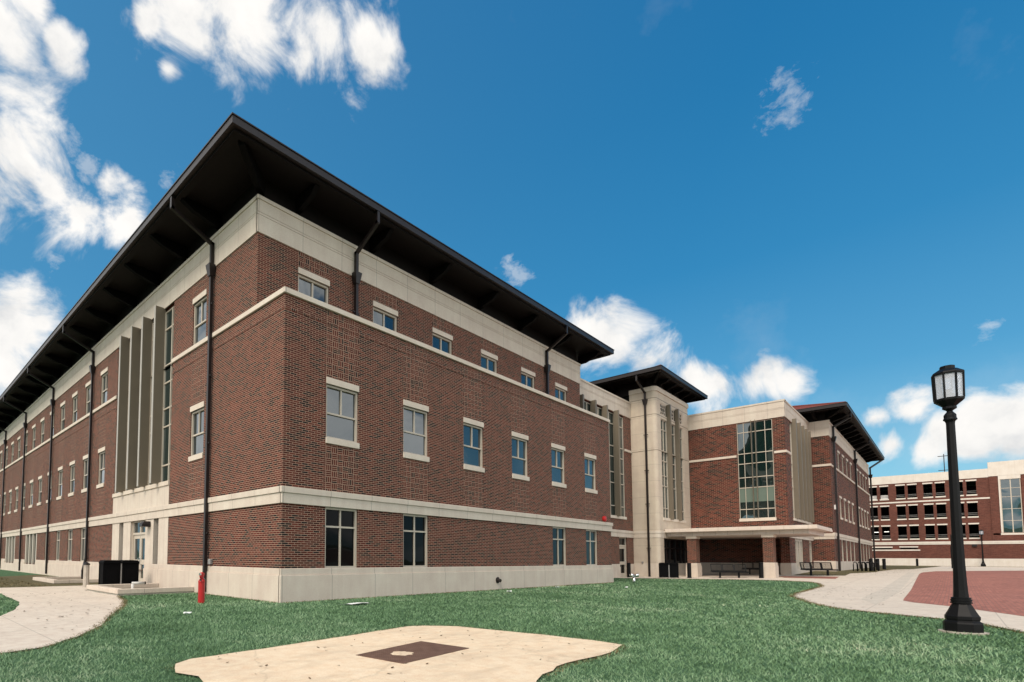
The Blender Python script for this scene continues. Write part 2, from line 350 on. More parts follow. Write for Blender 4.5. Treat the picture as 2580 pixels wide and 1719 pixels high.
sheet('ground', [(-900, -900), (900, -900), (900, 900), (-900, 900)], 0, M['lawn'])
PATH = [(-3.0, 9.5), (-3.0, 5.4), (-3.3, 4.4), (-3.44, 3.66), (-4.07, 1.85), (-5.4, -1), (-6.1, -2.6), (-6.76, -3.7), (-7.5, -4.55), (-8.2, -4.75), (-12, -5), (-22, -5), (-22, -1), (-12, -1), (-8.5, -.9), (-7.6, .1),
        (-7.23, .67), (-6.77, 1.9), (-6.33, 3.55), (-6.13, 4.65), (-5.94, 9.1), (-22, 9.1), (-22, 12.9), (-5, 12.98), (-.1, 12.9), (-.1, 9.5)]
WALK = [(30.87, 2.9), (32.4, 0.5), (33.4, -3.2), (33.8, -5.2), (33.95, -6.5), (33.3, -7.84), (31.8, -8.45), (29.3, -8.93), (24, -9.1), (19.89, -9.24), (17.5, -9.5), (15.81, -9.98), (13.8, -10.55), (12.49, -11.08), (11.6, -11.6), (11.08, -12.14), (10.5, -12.9),
        (10.1, -13.56), (9.2, -14.1), (7.78, -14.57), (5.8, -15.2), (3.5, -17), (3, -30), (60, -70), (107.5, -60), (107.5, -12.5), (85, -11.5), (71.7, -10.8), (67.5, -9.68), (60, -9.5), (52.2, -9.38), (48.3, -8.24), (43.7, -8.41), (42.8, -5.7), (43.3, -5.5), (46.2, -5.5), (46.2, 3), (35, 3)]
BRICKP = [(12.67, -14.83), (15.49, -13.71), (16.92, -12.75), (17.86, -12.46), (19.2, -12.42), (50, -11.9), (53.1, -11.95), (60.8, -12.6), (73, -18), (80, -45), (40, -52), (12, -32), (7.2, -17.4)]
PAD = [(-6.62, -7.3), (-6.5, -7.05), (-6.2, -6.85), (-4.4, -6.72), (-2.6, -6.52), (-1.25, -6.38), (-.98, -6.5), (-.72, -6.75), (-.5, -7.0), (-.38, -7.9), (-.24, -8.75), (-.2, -9.6), (-.3, -10.1), (-.85, -10.22), (-1.54, -10.3), (-2.5, -10.25), (-3.4, -10.4), (-5, -11), (-6.9, -10), (-6.75, -8.4), (-6.6, -7.9), (-6.72, -7.55)]
def ragged(poly, a, step=.35):
    o = []
    for (x0, y0), (x1, y1) in zip(poly, poly[1:]+poly[:1]):
        L = math.hypot(x1-x0, y1-y0); n = max(1, min(40, int(L/step)))
        for i in range(n): o.append((x0+(x1-x0)*i/n+(random.uniform(-a, a) if i else 0), y0+(y1-y0)*i/n+(random.uniform(-a, a) if i else 0)))
    return o
sheet('path', ragged(PATH, .03), .02, M['walk']); sheet('pavement', WALK, .024, M['walk']); sheet('brick_paving', BRICKP, .028, M['paver'])
sheet('brick_paving', [(37.9, -5.9), (39.9, -5.2), (41.8, -8.3), (38.1, -8.5)], .028, M['paver'])
sheet('pavement', [(14.5, -12.0), (17.8, -12.05), (51.8, -11.65), (53.5, -11.2), (24.2, -11.3), (17.7, -11.4)], .0265, M['patch'])
sheet('pavement', ragged(PAD, .03, .3), .03, M['pad'])
sheet('dry_grass', [(-.2, 13), (-6, 13), (-14, 14), (-14, 17), (-.2, 30)], .006, M['drygrass'])
sheet('dry_grass', [(42.8, -5.7), (43.7, -8.41), (48.3, -8.24), (52.2, -9.38), (60, -9.5), (67.5, -9.68), (71.7, -10.8), (107.5, -12.5), (107.5, -60), (113, -60), (113, -4), (53, -4)], .01, M['drygrass'])

def inpoly(px, py, poly):
    ins = np.zeros(px.shape, bool); n = len(poly)
    for i in range(n):
        x0, y0 = poly[i]; x1, y1 = poly[(i+1) % n]
        if y0 == y1: continue
        c = ((y0 > py) != (y1 > py)) & (px < (x1-x0)*(py-y0)/(y1-y0)+x0); ins ^= c
    return ins
def blades(name, x, y, dist, mat, hscale=1.0):
    n = len(x); z = np.array([gz(a, b) for a, b in zip(x, y)])
    s = np.clip(dist/7, .75, 4.5)
    wdt = .0034*s*rng.uniform(.7, 1.4, n); h = .026*np.clip(s, .8, 1.5)*rng.uniform(.5, 1.6, n)*hscale
    th = rng.uniform(0, 2*np.pi, n); ln = rng.uniform(.3, 1.9, n)*h; ph = rng.uniform(0, 2*np.pi, n)
    dx, dy = np.cos(th)*wdt, np.sin(th)*wdt; lx, ly = np.cos(ph)*ln, np.sin(ph)*ln
    V = np.zeros((n, 5, 3), np.float32)
    V[:, 0] = np.stack([x-dx, y-dy, z], 1); V[:, 1] = np.stack([x+dx, y+dy, z], 1)
    V[:, 2] = np.stack([x+dx*.7+lx*.4, y+dy*.7+ly*.4, z+h*.62], 1); V[:, 3] = np.stack([x-dx*.7+lx*.4, y-dy*.7+ly*.4, z+h*.62], 1)
    V[:, 4] = np.stack([x+lx, y+ly, z+h], 1)
    me = D.meshes.new(name); me.vertices.add(5*n); me.vertices.foreach_set('co', V.ravel())
    b = np.arange(n, dtype=np.int32)*5
    loops = np.stack([b, b+1, b+2, b+3, b+3, b+2, b+4], 1).ravel(); me.loops.add(7*n); me.loops.foreach_set('vertex_index', loops)
    me.polygons.add(2*n); ls = np.stack([np.arange(n)*7, np.arange(n)*7+4], 1).ravel().astype(np.int32)
    me.polygons.foreach_set('loop_start', ls); me.update(calc_edges=True); me.validate()
    at = me.attributes.new('tint', 'FLOAT', 'POINT'); at.data.foreach_set('value', np.repeat(rng.random(n).astype(np.float32), 5))
    me.materials.append(mat); o = D.objects.new(name, me); COL.objects.link(o); return tag(o, None, None, None, 'stuff')
NB = 620000
th = rng.uniform(math.radians(-8), math.radians(118), NB)      # clockwise from +Y, around the camera foot
r = np.exp(rng.uniform(math.log(2.6), math.log(62), NB))
gx, gy = CAM.x+r*np.sin(th), CAM.y+r*np.cos(th)
bl = ((gx > -.12) & (gx < 24.3) & (gy > -.12)) | ((gx > -.12) & (gy > 2.8)) | inpoly(gx, gy, PATH) | inpoly(gx, gy, WALK) | inpoly(gx, gy, PAD) | ((gx > -3.3) & (gx < 0) & (gy > 5.6)) | (gx > 36)
drym = (gy > 13) & (gx < 0)
k = ~bl & ~drym
tagl = blades('grass', gx[k], gy[k], r[k], M['blade'])
tag(tagl, 'short bluish green lawn of fine blades in front of the brick building', 'grass')
k = ~bl & drym & (rng.random(NB) < .8)
# dry fringe along the edges of pad, path and walls
def fringe(poly, n, a):
    P = np.array(poly); L = np.hypot(*np.diff(P, axis=0).T); c = np.concatenate([[0], np.cumsum(L)]); u = rng.uniform(0, c[-1], n)
    return np.interp(u, c, P[:, 0])+rng.normal(0, a, n), np.interp(u, c, P[:, 1])+rng.normal(0, a, n)
fx, fy = [gx[k]], [gy[k]]
for poly, n, a in ((PAD[:17], 3800, .05), (PATH[1:10], 3000, .05), (WALK[1:21], 7000, .06), ([(-.15, 0), (-.15, 9)], 900, .05), ([(0, -.15), (24, -.17)], 1800, .05), ([(43, -6.5), (52, -9), (70, -10)], 3000, 1.2), ([(109, -8), (109, -24)], 2500, 1.5)):
    a_, b_ = fringe(poly, n, a); fx.append(a_); fy.append(b_)
fx = np.concatenate(fx); fy = np.concatenate(fy)
dg = blades('grass', fx, fy, np.hypot(fx-CAM.x, fy-CAM.y), M['dry'], .8)
tag(dg, 'dry straw coloured grass along the paving edges and wall foot', 'grass')

m_ = []
for n, f in ((150, lambda: (random.uniform(-7.2, -3.2), random.uniform(-3.5, 9))), (60, lambda: (random.uniform(-6.3, -.6), random.uniform(-10, -6.7))), (120, lambda: (random.uniform(12, 30), random.uniform(-12.2, -9.3)))):
    for i in range(n):
        x, y = f()
        if not any(inpoly(np.array([x]), np.array([y]), P)[0] for P in (PATH, PAD, WALK)): continue
        a, l = random.uniform(0, 6.3), random.uniform(.012, .04)*(1 if n < 100 else 1.6); c_, s_ = math.cos(a)*l, math.sin(a)*l; z = gz(x, y)+.034
        m_.append([(x-c_, y-s_, z), (x+s_*.5, y-c_*.5, z+.004), (x+c_, y+s_, z+.012), (x-s_*.5, y+c_*.5, z+.004)])
# (built below, once the mesh helpers exist)
# ------------------------------------------------------------------ main building
lv = MB()
for q in m_: lv.add(q, [(0, 1, 2, 3)])
lv = lv.build('dead_leaves', M['leaf']); tag(lv, 'scattered dead leaves and crumbs on the paths and the pad', 'leaves', None, 'stuff')
B = thing('brick_building', 'long three storey red brick building with pale stone bands and dark overhanging eaves', 'building', (0, 0, -1.05))
class F:      # facade frame: u along wall, d outwards
    def __init__(s, axis, w): s.a = axis; s.w = w
    def p(s, u, d, z): return (s.w-d, u, z) if s.a == 'L' else (u, s.w-d, z)
    def box(s, mb, u0, u1, d0, d1, z0, z1):
        a = s.p(u0, d0, z0); b = s.p(u1, d1, z1); return mb.box(a[0], b[0], a[1], b[1], z0, z1)
def wall(mb, f, u0, u1, z0, z1, ops, rev=.16):
    us = sorted({u0, u1, *[min(max(o[0], u0), u1) for o in ops], *[min(max(o[1], u0), u1) for o in ops]}); zs = sorted({z0, z1, *[min(max(o[i], z0), z1) for o in ops for i in (2, 3)]})
    for a, b in zip(us, us[1:]):
        for c, d in zip(zs, zs[1:]):
            um, zm = (a+b)/2, (c+d)/2
            if any(o[0] < um < o[1] and o[2] < zm < o[3] for o in ops): continue
            mb.add([f.p(a, 0, c), f.p(b, 0, c), f.p(b, 0, d), f.p(a, 0, d)], [(0, 1, 2, 3)])
    for a, b, c, d in [o[:4] for o in ops]:
        for q in ([(a, c), (a, d)], [(b, c), (b, d)], [(a, c), (b, c)], [(a, d), (b, d)]):
            (ua, za), (ub, zb) = q; mb.add([f.p(ua, 0, za), f.p(ub, 0, zb), f.p(ub, -rev, zb), f.p(ua, -rev, za)], [(0, 1, 2, 3)])
def window(f, u0, u1, z0, z1, style='dh', lintel=None, sill=None, glass='glass', fw=.075):
    m = MB(); d0, d1 = -.16, -.05; W_ = u1-u0; H = z1-z0
    for a, b, c, d in ((u0, u0+fw, z0, z1), (u1-fw, u1, z0, z1), (u0+fw, u1-fw, z1-fw, z1), (u0+fw, u1-fw, z0, z0+fw*.8)): f.box(m, a, b, d0, d1, c, d)
    mid = (u0+u1)/2; k = .022*W_/1.2+.004
    if style == 'dh':
        zr = z0+.47*H; f.box(m, u0+fw, u1-fw, d0, d1-.02, zr-.03, zr+.03); f.box(m, mid-k, mid+k, d0, d1-.03, zr+.03, z1-fw)
    elif style == 'low':
        zr = z0+.68*H; f.box(m, u0+fw, u1-fw, d0, d1-.02, zr-.03, zr+.03)
        f.box(m, mid-k, mid+k, d0, d1-.03, z0+fw*.8, zr-.03); f.box(m, mid-k, mid+k, d0, d1-.03, zr+.03, z1-fw)
    wn = m.build('window', M['frame'], B)
    g = MB(); f.box(g, u0+.02, u1-.02, -.15, -.125, z0+.02, z1-.02); g.build('pane', M[glass], wn)
    if lintel: f.box(b := MB(), u0-.01, u1+.01, -.05, .035, z1, lintel); b.build('lintel', M['stone_small'], wn, .008)
    if sill: f.box(b := MB(), u0-.02, u1+.02, -.15, .055, sill, z0); b.build('sill', M['stone_small'], wn, .008)
    return wn
def curtain(f, us, zs, glass='glass_cw', d=-.1, sillz=None, mw=.03, name='curtain_window', blinds=None):
    m = MB()
    for u in us: f.box(m, u-mw, u+mw, d-.06, d+.05, zs[0], zs[-1])
    for z in zs: 
        for a, b in zip(us, us[1:]): f.box(m, a+mw, b-mw, d-.06, d+.03, z-.03 if z > zs[0] else z, z+.03 if z < zs[-1] else z)
    wn = m.build(name, M['frame'], B)
    g = MB(); f.box(g, us[0], us[-1], d-.06, d-.02, zs[0], zs[-1]); g.build('pane', M[glass], wn)
    if blinds:
        q = MB(); f.box(q, us[0]+mw, us[-1]-mw, d-.02, d-.008, *blinds); q.build('blind', M['blind'], wn)
    if sillz: f.box(b := MB(), us[0]-.06, us[-1]+.06, -.12, .08, sillz, zs[0]); b.build('sill', M['stone_small'], wn, .008)
    return wn
ZF0, ZF1, ZB0, ZB1, ZC0, ZC1 = 11.52, 12.81, 2.03, 2.553, 8.734, 8.904
CZ = [3.6, 4.355, 6.09, 6.9, 8.08, 8.88, 10.55, 11.37]
def trim(f, u0, u1, e0=0, e1=0, plinth=0, base=-1.6, gaps=()):
    """band above the ground floor and plinth; e0/e1 extend the ends by the projection where a corner is turned"""
    b = MB(); f.box(b, u0-e0*.10, u1+e1*.10, -.05, .10, ZB0+.33, ZB1); f.box(b, u0-e0*.06, u1+e1*.06, -.05, .06, ZB0, ZB0+.33); b.build('stone_band', M['stone'], B, .01)
    segs = []; a = u0
    for g0, g1 in gaps: segs.append((a, g0)); a = g1
    segs.append((a, u1))
    for i, (a, c) in enumerate(segs):
        p = MB(); s0 = e0 if i == 0 else 0; s1 = e1 if i == len(segs)-1 else 0
        f.box(p, a-s0*.035, c+s1*.035, -.05, .035, plinth-.21, plinth); f.box(p, a-s0*.07, c+s1*.07, -.05, .07, base, plinth-.21); p.build('plinth', M['plinth'], B, .012)

def frieze(f, u0, u1, e0=0, e1=0, z0=ZF0, z1=ZF1, coping=False):
    b = MB()
    f.box(b, u0-e0*.04, u1+e1*.04, -.05, .04, z0, z0+.62); f.box(b, u0-e0*.015, u1+e1*.015, -.05, .015, z0+.62, z0+.635)
    f.box(b, u0-e0*.04, u1+e1*.04, -.05, .04, z0+.635, z0+.71); f.box(b, u0-e0*.015, u1+e1*.015, -.05, .015, z0+.71, z0+.725)
    f.box(b, u0-e0*.04, u1+e1*.04, -.05, .04, z0+.725, z1-.13); f.box(b, u0-e0*.08, u1+e1*.08, -.3 if coping else -.05, .08, z1-.13, z1)
    b.build('frieze', M['stone'], B)
def panels(f, cols, zr):
    for u0, u1 in cols:
        for z0, z1 in zr:
            f.box(m := MB(), u0, u1, -.02, .004, z0, z1); m.build('brick_panel', M['basket'], B)
def downspout(pts, head, sz=.125):
    m = MB()
    for p, q in zip(pts, pts[1:]):
        d = (Vector(q)-Vector(p)).normalized()*sz*.45; m.bar(Vector(p)-d, Vector(q)+d, sz, sz)
    x, y, z = pts[-1]; o = m.build('downspout', M['bronze'], B)
    hx, hy, hz = head; h = MB(); s = sz
    h.add([(hx+i*a, hy+j*a, hz+k) for k, a in ((-.22, s*.75), (.08, s*1.15), (.22, s*1.3)) for i, j in ((-1, -1), (1, -1), (1, 1), (-1, 1))],
          [(0, 1, 2, 3), (8, 9, 10, 11)]+[(r*4+i, r*4+(i+1) % 4, r*4+4+(i+1) % 4, r*4+4+i) for r in (0, 1) for i in range(4)])
    h.build('conductor_head', M['bronze'], o)
    c = MB()
    for zz in (10.0, 7.2, 4.6, 1.2):
        if pts[-1][2] < zz < pts[-2][2]: c.box(hx-.02, hx+.04, hy-.16, hy+.16, zz, zz+.05) if abs(pts[0][1]-y) < .3 else c.box(hx-.16, hx+.16, hy-.02, hy+.04, zz, zz+.05)
    if c.v: c.build('bracket', M['bronze'], o)
    return o
def bracket(f, u, ov, zs, parent, wd=.2, t=1.0):
    m = MB(); prof = [(-.3, zs-.05), (ov-.3, zs-.05), (ov-.34, zs-.17), (ov*.55, zs-.40*t), (ov*.25, zs-.52*t), (.12, zs-.60*t), (-.3, zs-.60*t)]
    m.prism(prof, wd, lambda a, b, h: f.p(u-wd/2+h, a, b)); return m.build('bracket', M['strut'], parent)
def hip_roof(x0, x1, y0, y1, ze, slope, tile=.3, name='roof', sides='LFRB'):
    """tiled hip roof with eave rectangle, corrugated along the eaves"""
    m = MB(); hx = (x1-x0)/2; hy = (y1-y0)/2; h = min(hx, hy); zr = ze+h*slope
    R0 = (x0+h, y0+h); R1 = (x1-h, y1-h)
    for s in sides:
        e0, e1, r0, r1 = {'F': ((x0, y0), (x1, y0), (x0+h, y0+h), (x1-h, y0+h)), 'B': ((x1, y1), (x0, y1), (x1-h, y1-h), (x0+h, y1-h)),
                          'L': ((x0, y1), (x0, y0), (x0+h, y1-h), (x0+h, y0+h)), 'R': ((x1, y0), (x1, y1), (x1-h, y0+h), (x1-h, y1-h))}[s]
        L = math.hypot(e1[0]-e0[0], e1[1]-e0[1]); n = max(6, int(L/tile))*6; o = len(m.v); rows = 7
        for j in range(rows):
            v = j/(rows-1)
            for i in range(n+1):
                t = i/n; w_ = .05*abs(math.sin(math.pi*t*L/tile))
                a = [e0[q]+(e1[q]-e0[q])*t for q in (0, 1)]; b = [r0[q]+(r1[q]-r0[q])*t for q in (0, 1)]
                m.v.append((a[0]+(b[0]-a[0])*v, a[1]+(b[1]-a[1])*v, ze+(zr-ze)*v+w_*(1-v)))
        m.f += [(o+j*(n+1)+i, o+j*(n+1)+i+1, o+(j+1)*(n+1)+i+1, o+(j+1)*(n+1)+i) for j in range(rows-1) for i in range(n)]
    # hip ridge tiles
    for a, b in (((x0, y0), R0), ((x1, y0), (R1[0], R0[1])), ((x0, y1), (R0[0], R1[1])), ((x1, y1), R1)):
        m.tube([(a[0], a[1], ze+.03), (b[0], b[1], zr+.03)], .11, 8)
    return m.build(name, M['tile'], B), zr
def eave(x0, x1, y0, y1, ze, wx0, wx1, wy0, wy1, slope=.4, tile=.3):
    """gutter ring + soffit + roof. outer rectangle x,y ; wall rectangle w"""
    rf, _ = hip_roof(x0+.1, x1-.1, y0+.1, y1-.1, ze+.24, slope, tile)
    g = MB()
    for a in ((x0, x1, y0, y0+.16), (x0, x1, y1-.16, y1), (x0, x0+.16, y0+.16, y1-.16), (x1-.16, x1, y0+.16, y1-.16)): g.box(*a, ze+.02, ze+.26)
    for a in ((x0-.03, x1+.03, y0-.03, y0+.05), (x0-.03, x1+.03, y1-.05, y1+.03), (x0-.03, x0+.05, y0+.05, y1-.05), (x1-.05, x1+.03, y0+.05, y1-.05)): g.box(*a, ze+.26, ze+.30)
    g.build('gutter', M['bronze'], rf)
    s = MB(); i = .40
    for a in ((x0+.16, x1-.16, y0+.16, y0+i), (x0+.16, x1-.16, y1-i, y1-.16), (x0+.16, x0+i, y0+i, y1-i), (x1-i, x1-.16, y0+i, y1-i)): s.box(*a, ze-.06, ze+.12)
    s.box(x0+i, x1-i, y0+i, y1-i, ze+.05, ze+.16)
    s.box(wx0+.12, wx1-.12, wy0+.12, wy1-.12, ze-.9, ze+.05)
    s.build('soffit', M['soffit'], rf); return rf
LEN = 74.0
fl = F('L', 0.0); fr = F('R', 0.0); f3 = F('R', 1.68)
bk = MB()
# right facade, lower two storeys
RW = [(2.464+3.811*i-.735, 2.464+3.811*i+.735) for i in range(6)]
ops = [(a, b, 4.36, 6.19) for a, b in RW]+[(a, b, 0.0, ZB0) for i, (a, b) in enumerate(RW) if i in (0, 1, 4, 5)]
wall(bk, fr, 0, 24.14, -.3, ZC0, ops)
ops3 = [(a, b, ZC1-.2, 10.69) for a, b in RW]; wall(bk, f3, 0, 24.0, 8.0, ZF1, ops3)
# end wall of this block
bk.add([(24.14, 0, -1), (24.14, 2.9, -1), (24.14, 2.9, ZC0), (24.14, 0, ZC0)], [(0, 1, 2, 3)]); bk.add([(24.0, 1.68, 8), (24.0, 30, 8), (24.0, 30, ZF1), (24.0, 1.68, ZF1)], [(0, 1, 2, 3)])
# left facade
LW = [5.985]+[17.79+2.93*i for i in range(19)]
LW = [(c-.59, c+.59) for c in LW]
L1 = [(20.25, 21.35), (23.05, 24.2), (26.05, 27.1), (29.2, 30.25)]; L1d = [(32.8, 36.8), (41.1, 45.4), (49.3, 53.5)]
bay = (8.465, 15.545)
ops = [(a, b, 4.36, 6.19) for a, b in LW]+[(a, b, 0.0, ZB0) for a, b in L1]+[(a, b, -.3, ZB0) for a, b in L1d]+[(*bay, -.3, ZC0)]
wall(bk, fl, 0, LEN, -.3, ZC0, ops)
ops = [(a, b, ZC1, 10.69) for a, b in LW]+[(*bay, ZC0, ZF0)]; wall(bk, fl, 1.68, LEN, ZC0, ZF1, ops)
bk.build('wall', M['brick'], B)
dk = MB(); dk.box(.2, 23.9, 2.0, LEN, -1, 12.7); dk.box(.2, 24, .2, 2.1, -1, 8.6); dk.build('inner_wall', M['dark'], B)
# belt course and terrace parapet
b = MB(); fr.box(b, -.07, 24.21, -.35, .07, ZC0, ZC1); fl.box(b, .35, bay[0], -.05, .07, ZC0, ZC1); fl.box(b, bay[1], LEN, -.05, .07, ZC0, ZC1); b.box(24.14, 24.21, .35, 2.9, ZC0, ZC1)
b.build('belt_course', M['stone_small'], B, .01)
b = MB(); b.box(.1, 24.1, .35, 1.68, ZC0-.05, ZC0+.05); b.build('terrace', M['curb'], B)
b = MB(); fr.box(b, -.012, 24.15, -.02, .012, 8.26, 8.33); fl.box(b, 0, bay[0], -.02, .012, 8.26, 8.33); fl.box(b, bay[1], LEN, -.02, .012, 8.26, 8.33); b.build('brick_course', M['basket'], B)
trim(fr, 0, 24.14, 1, 1); trim(fl, 0, LEN, 0, 0, gaps=[(11.0, 12.9)]+L1d)
for a, c in L1d: fl.box(q := MB(), a, c, -.16, .07, -1.6, -.36); q.build('plinth', M['plinth'], B, .01)
frieze(f3, 0, 24.0, 1, 1); frieze(fl, 1.68, LEN, 0, 0)
fe = F('L', 24.0)
for a, c in RW: window(fr, a, c, 4.36, 6.19, 'dh', 6.41, 4.16)
for a, c in RW: window(f3, a, c, ZC1-.15, 10.69, 'dh', 10.91)
for i, (a, c) in enumerate(RW):
    if i in (0, 1, 4, 5): window(fr, a, c, 0.0, ZB0, 'low', glass='glass_low')
panels(fr, RW, ((2.56, 4.16), (6.41, ZC0))); panels(f3, RW, ((10.91, ZF0),))
for a, c in LW:
    window(fl, a, c, 4.36, 6.19, 'dh', 6.41, 4.16); window(fl, a, c, ZC1, 10.69, 'dh', 10.91)
for a, c in L1: window(fl, a, c, 0, ZB0, 'low')
panels(fl, LW, ((2.56, 4.16), (6.41, ZC0), (10.91, ZF0)))
for a, c in L1d:
    p = MB(); k = (c-a)
    for t in (.0, .31, .62, .93): fl.box(p, a+t*k, a+t*k+.07*k, -.14, .0, -.36, ZB0)
    wn = p.build('window', M['frame'], B); g = MB(); fl.box(g, a, c, -.16, -.15, -.36, ZB0); g.build('pane', M['glass'], wn)
# entrance bay in the left facade
b = MB(); fl.box(b, bay[0], bay[1], -.25, .03, ZB1, 3.41); b.build('stone_panel', M['stone'], B, .01)
for a, c in ((bay[0], 9.5), (10.05, 11.0), (12.9, 13.9), (14.5, bay[1])): fl.box(b := MB(), a, c, -.3, .02, -.0, ZB0); b.build('door_surround', M['stone'], B, .01)
b = MB(); fl.box(b, 9.5, 10.05, -.3, -.2, 0, ZB0); fl.box(b, 13.9, 14.5, -.3, -.2, 0, ZB0); b.build('niche', M['fin'], B)
def door(f, u0, u1, z0, z1, leaves, trz, mat='frame', glass='glass', d=-.16):
    m = MB(); fw = .05*(1.3 if u1-u0 > 1.2 else 1)
    f.box(m, u0, u0+fw, d-.05, d+.06, z0, z1); f.box(m, u1-fw, u1, d-.05, d+.06, z0, z1); f.box(m, u0+fw, u1-fw, d-.05, d+.06, z1-fw, z1); f.box(m, u0+fw, u1-fw, d-.05, d+.06, trz-.05, trz+.05)
    n = leaves; W_ = (u1-u0-2*fw)/n
    for i in range(n):
        a = u0+fw+i*W_; c = a+W_; s = .12
        f.box(m, a+.01, a+s, d-.04, d+.02, z0, trz-.05); f.box(m, c-s, c-.01, d-.04, d+.02, z0, trz-.05); f.box(m, a+s, c-s, d-.04, d+.02, trz-.24, trz-.05)
        f.box(m, a+s, c-s, d-.04, d+.02, z0, z0+.3); f.box(m, a+s, c-s, d-.04, d+.02, z0+.95, z0+1.18)
        if i: f.box(m, a-.04, a+.04, d-.05, d+.05, trz+.05, z1-fw)
    dr = m.build('door', M[mat], B); g = MB(); f.box(g, u0, u1, d-.05, d-.03, z0, z1); g.build('pane', M[glass], dr)
    h = MB(); mid = (u0+u1)/2 if n == 2 else u1-.2
    for s in ((-.12, .12) if n == 2 else (0,)): h.tube([f.p(mid+s, d+.02, z0+.95), f.p(mid+s, d+.09, z0+.97), f.p(mid+s, d+.09, z0+1.25), f.p(mid+s, d+.02, z0+1.27)], .016, 8)
    h.build('handle', M['chrome'], dr); return dr
door(fl, 11.0, 12.9, -1.0, ZB0, 2, 1.42)
us = [8.5, 8.72]+[9.48+.745*i for i in range(7)]+[14.7, 15.5]
curtain(fl, us, CZ, d=-.08, sillz=3.41)
def fins(f, us, z0, z1, dep, wd=.07, name='fin'):
    for u in us:
        m = MB(); f.box(m, u, u+wd, -.06, dep, z0, z1); o = m.build(name, M['fin'], B, .006)
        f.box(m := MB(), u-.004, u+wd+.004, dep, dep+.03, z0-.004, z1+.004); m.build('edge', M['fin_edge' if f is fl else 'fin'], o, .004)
for u in (9.48, 10.98, 12.40, 13.95): fins(fl, [u], 3.56, 11.57, .40, .16)
m = MB(); m.box(-.42, -.02, 10.35, 10.72, 1.68, 1.80); m.add([(-.42, 10.35, 1.80), (-.42, 10.72, 1.80), (-.02, 10.72, 1.80), (-.02, 10.35, 1.80), (-.3, 10.4, 1.93), (-.3, 10.67, 1.93), (-.02, 10.67, 1.93), (-.02, 10.4, 1.93)], [(0, 1, 5, 4), (1, 2, 6, 5), (2, 3, 7, 6), (3, 0, 4, 7), (4, 5, 6, 7)]); m.build('wall_light', M['bronze'], B, .01)
# eaves and roof of the main block
rf = eave(-1.83, 25.9, .28, LEN, 13.55, 0, 24, 1.68, LEN-1.5)
for i in range(22): bracket(fl, 4.59+2.952*i, 1.83, 13.62, rf)
for i in range(7): bracket(f3, .75+3.81*i+1.0, 1.4, 13.62, rf)
m = MB(); a = Vector((.25, 1.87, 0)); d = Vector((-1.85, -1.41, 0)); nrm = Vector((d.y, -d.x, 0)).normalized()
m.prism([(0, 13.57), (.82, 13.57), (.80, 13.42), (.5, 13.2), (.2, 13.02), (0, 13.0)], .22, lambda s_, z, h: tuple(a+d*s_+nrm*(h-.11)+Vector((0, 0, z)))); m.build('bracket', M['strut'], rf)
for y in (4.79, 19.6, 28.9, 38.1, 47.2, 56.4): downspout([(-1.75, y, 13.6), (-1.75, y, 13.15), (-.13, y, 12.42), (-.13, y, -.9 if y < 10 or y > 20 else .2)] + ([(-.2, y+.3, -.55), (-.2, y+.35, -1.0)] if y == 19.6 else []), (-.14, y, 11.35))
for x in (4.48, 19.6): downspout([(x, .36, 13.6), (x, .36, 13.15), (x, 1.54, 12.45), (x, 1.54, 8.75)], (x, 1.54, 11.4))
# ---- recessed link wall (behind the right end)
f2 = F('R', 2.9); bk = MB()
wall(bk, f2, 24.14, 35.5, -1.6, ZF1, [(26.0, 34.0, 3.6, 11.45), (32.68, 34.2, -1.6, ZB0)]); bk.build('wall', M['brick'], B)
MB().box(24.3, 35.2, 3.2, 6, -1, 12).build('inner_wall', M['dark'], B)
frieze(f2, 24.14, 35.4, coping=True); trim(f2, 24.14, 35.4, gaps=[(32.68, 34.2)])
b = MB(); f2.box(b, 24.2, 26, -.05, .07, ZC0, ZC1); f2.box(b, 34.0, 35.4, -.05, .07, ZC0, ZC1); b.build('belt_course', M['stone_small'], B)
curtain(f2, [26.0, 26.9, 27.8, 28.7, 29.6, 30.5, 31.4, 32.3, 33.2, 33.95], CZ, d=-.08, sillz=3.4)
for u in (26.4, 28.34, 30.22, 32.19): fins(f2, [u], 3.55, 11.57, .30, .2)
door(f2, 32.68, 34.2, -1.0, ZB0, 1, 1.4, glass='glass_low')
# ---- stone stair tower
TX, TY, TR = 35.4, 1.05, 42.95; TZ = 13.78
tm = MB(); arc = [(TX, 2.95), (TX, TY+.28)]+[(TX+.34*(1-math.sin(a)), TY+.28*(1-math.cos(a))) for a in [math.pi/2*(1-k/7) for k in range(1, 7)]]+[(TX+.34, TY)]
zt = [-1.6, -.21, 0.06, ZB0, ZB1, TZ]
for (x0, y0), (x1, y1) in zip(arc, arc[1:]): tm.add([(x0, y0, -1.6), (x1, y1, -1.6), (x1, y1, TZ-.35), (x0, y0, TZ-.35)], [(0, 1, 2, 3)])
ft = F('R', TY); fx = F('L', TX)
cols_t = [36.4, 37.72, 39.62, 41.45]
wall(tm, ft, TX+.34, TR, -1.6, TZ-.35, [(36.4, 41.45, 3.6, 11.4), (36.4, 41.45, 11.72, 12.62), (36.4, 42.3, -1.0, 2.0)])
tm.add([(TR, TY, -1.6), (TR, 6, -1.6), (TR, 6, TZ-.35), (TR, TY, TZ-.35)], [(0, 1, 2, 3)])
tm.build('tower_wall', M['stone_tower'], B)
MB().box(TX+.3, TR-.2, TY+.3, 5.8, -1, TZ).build('inner_wall', M['dark'], B)
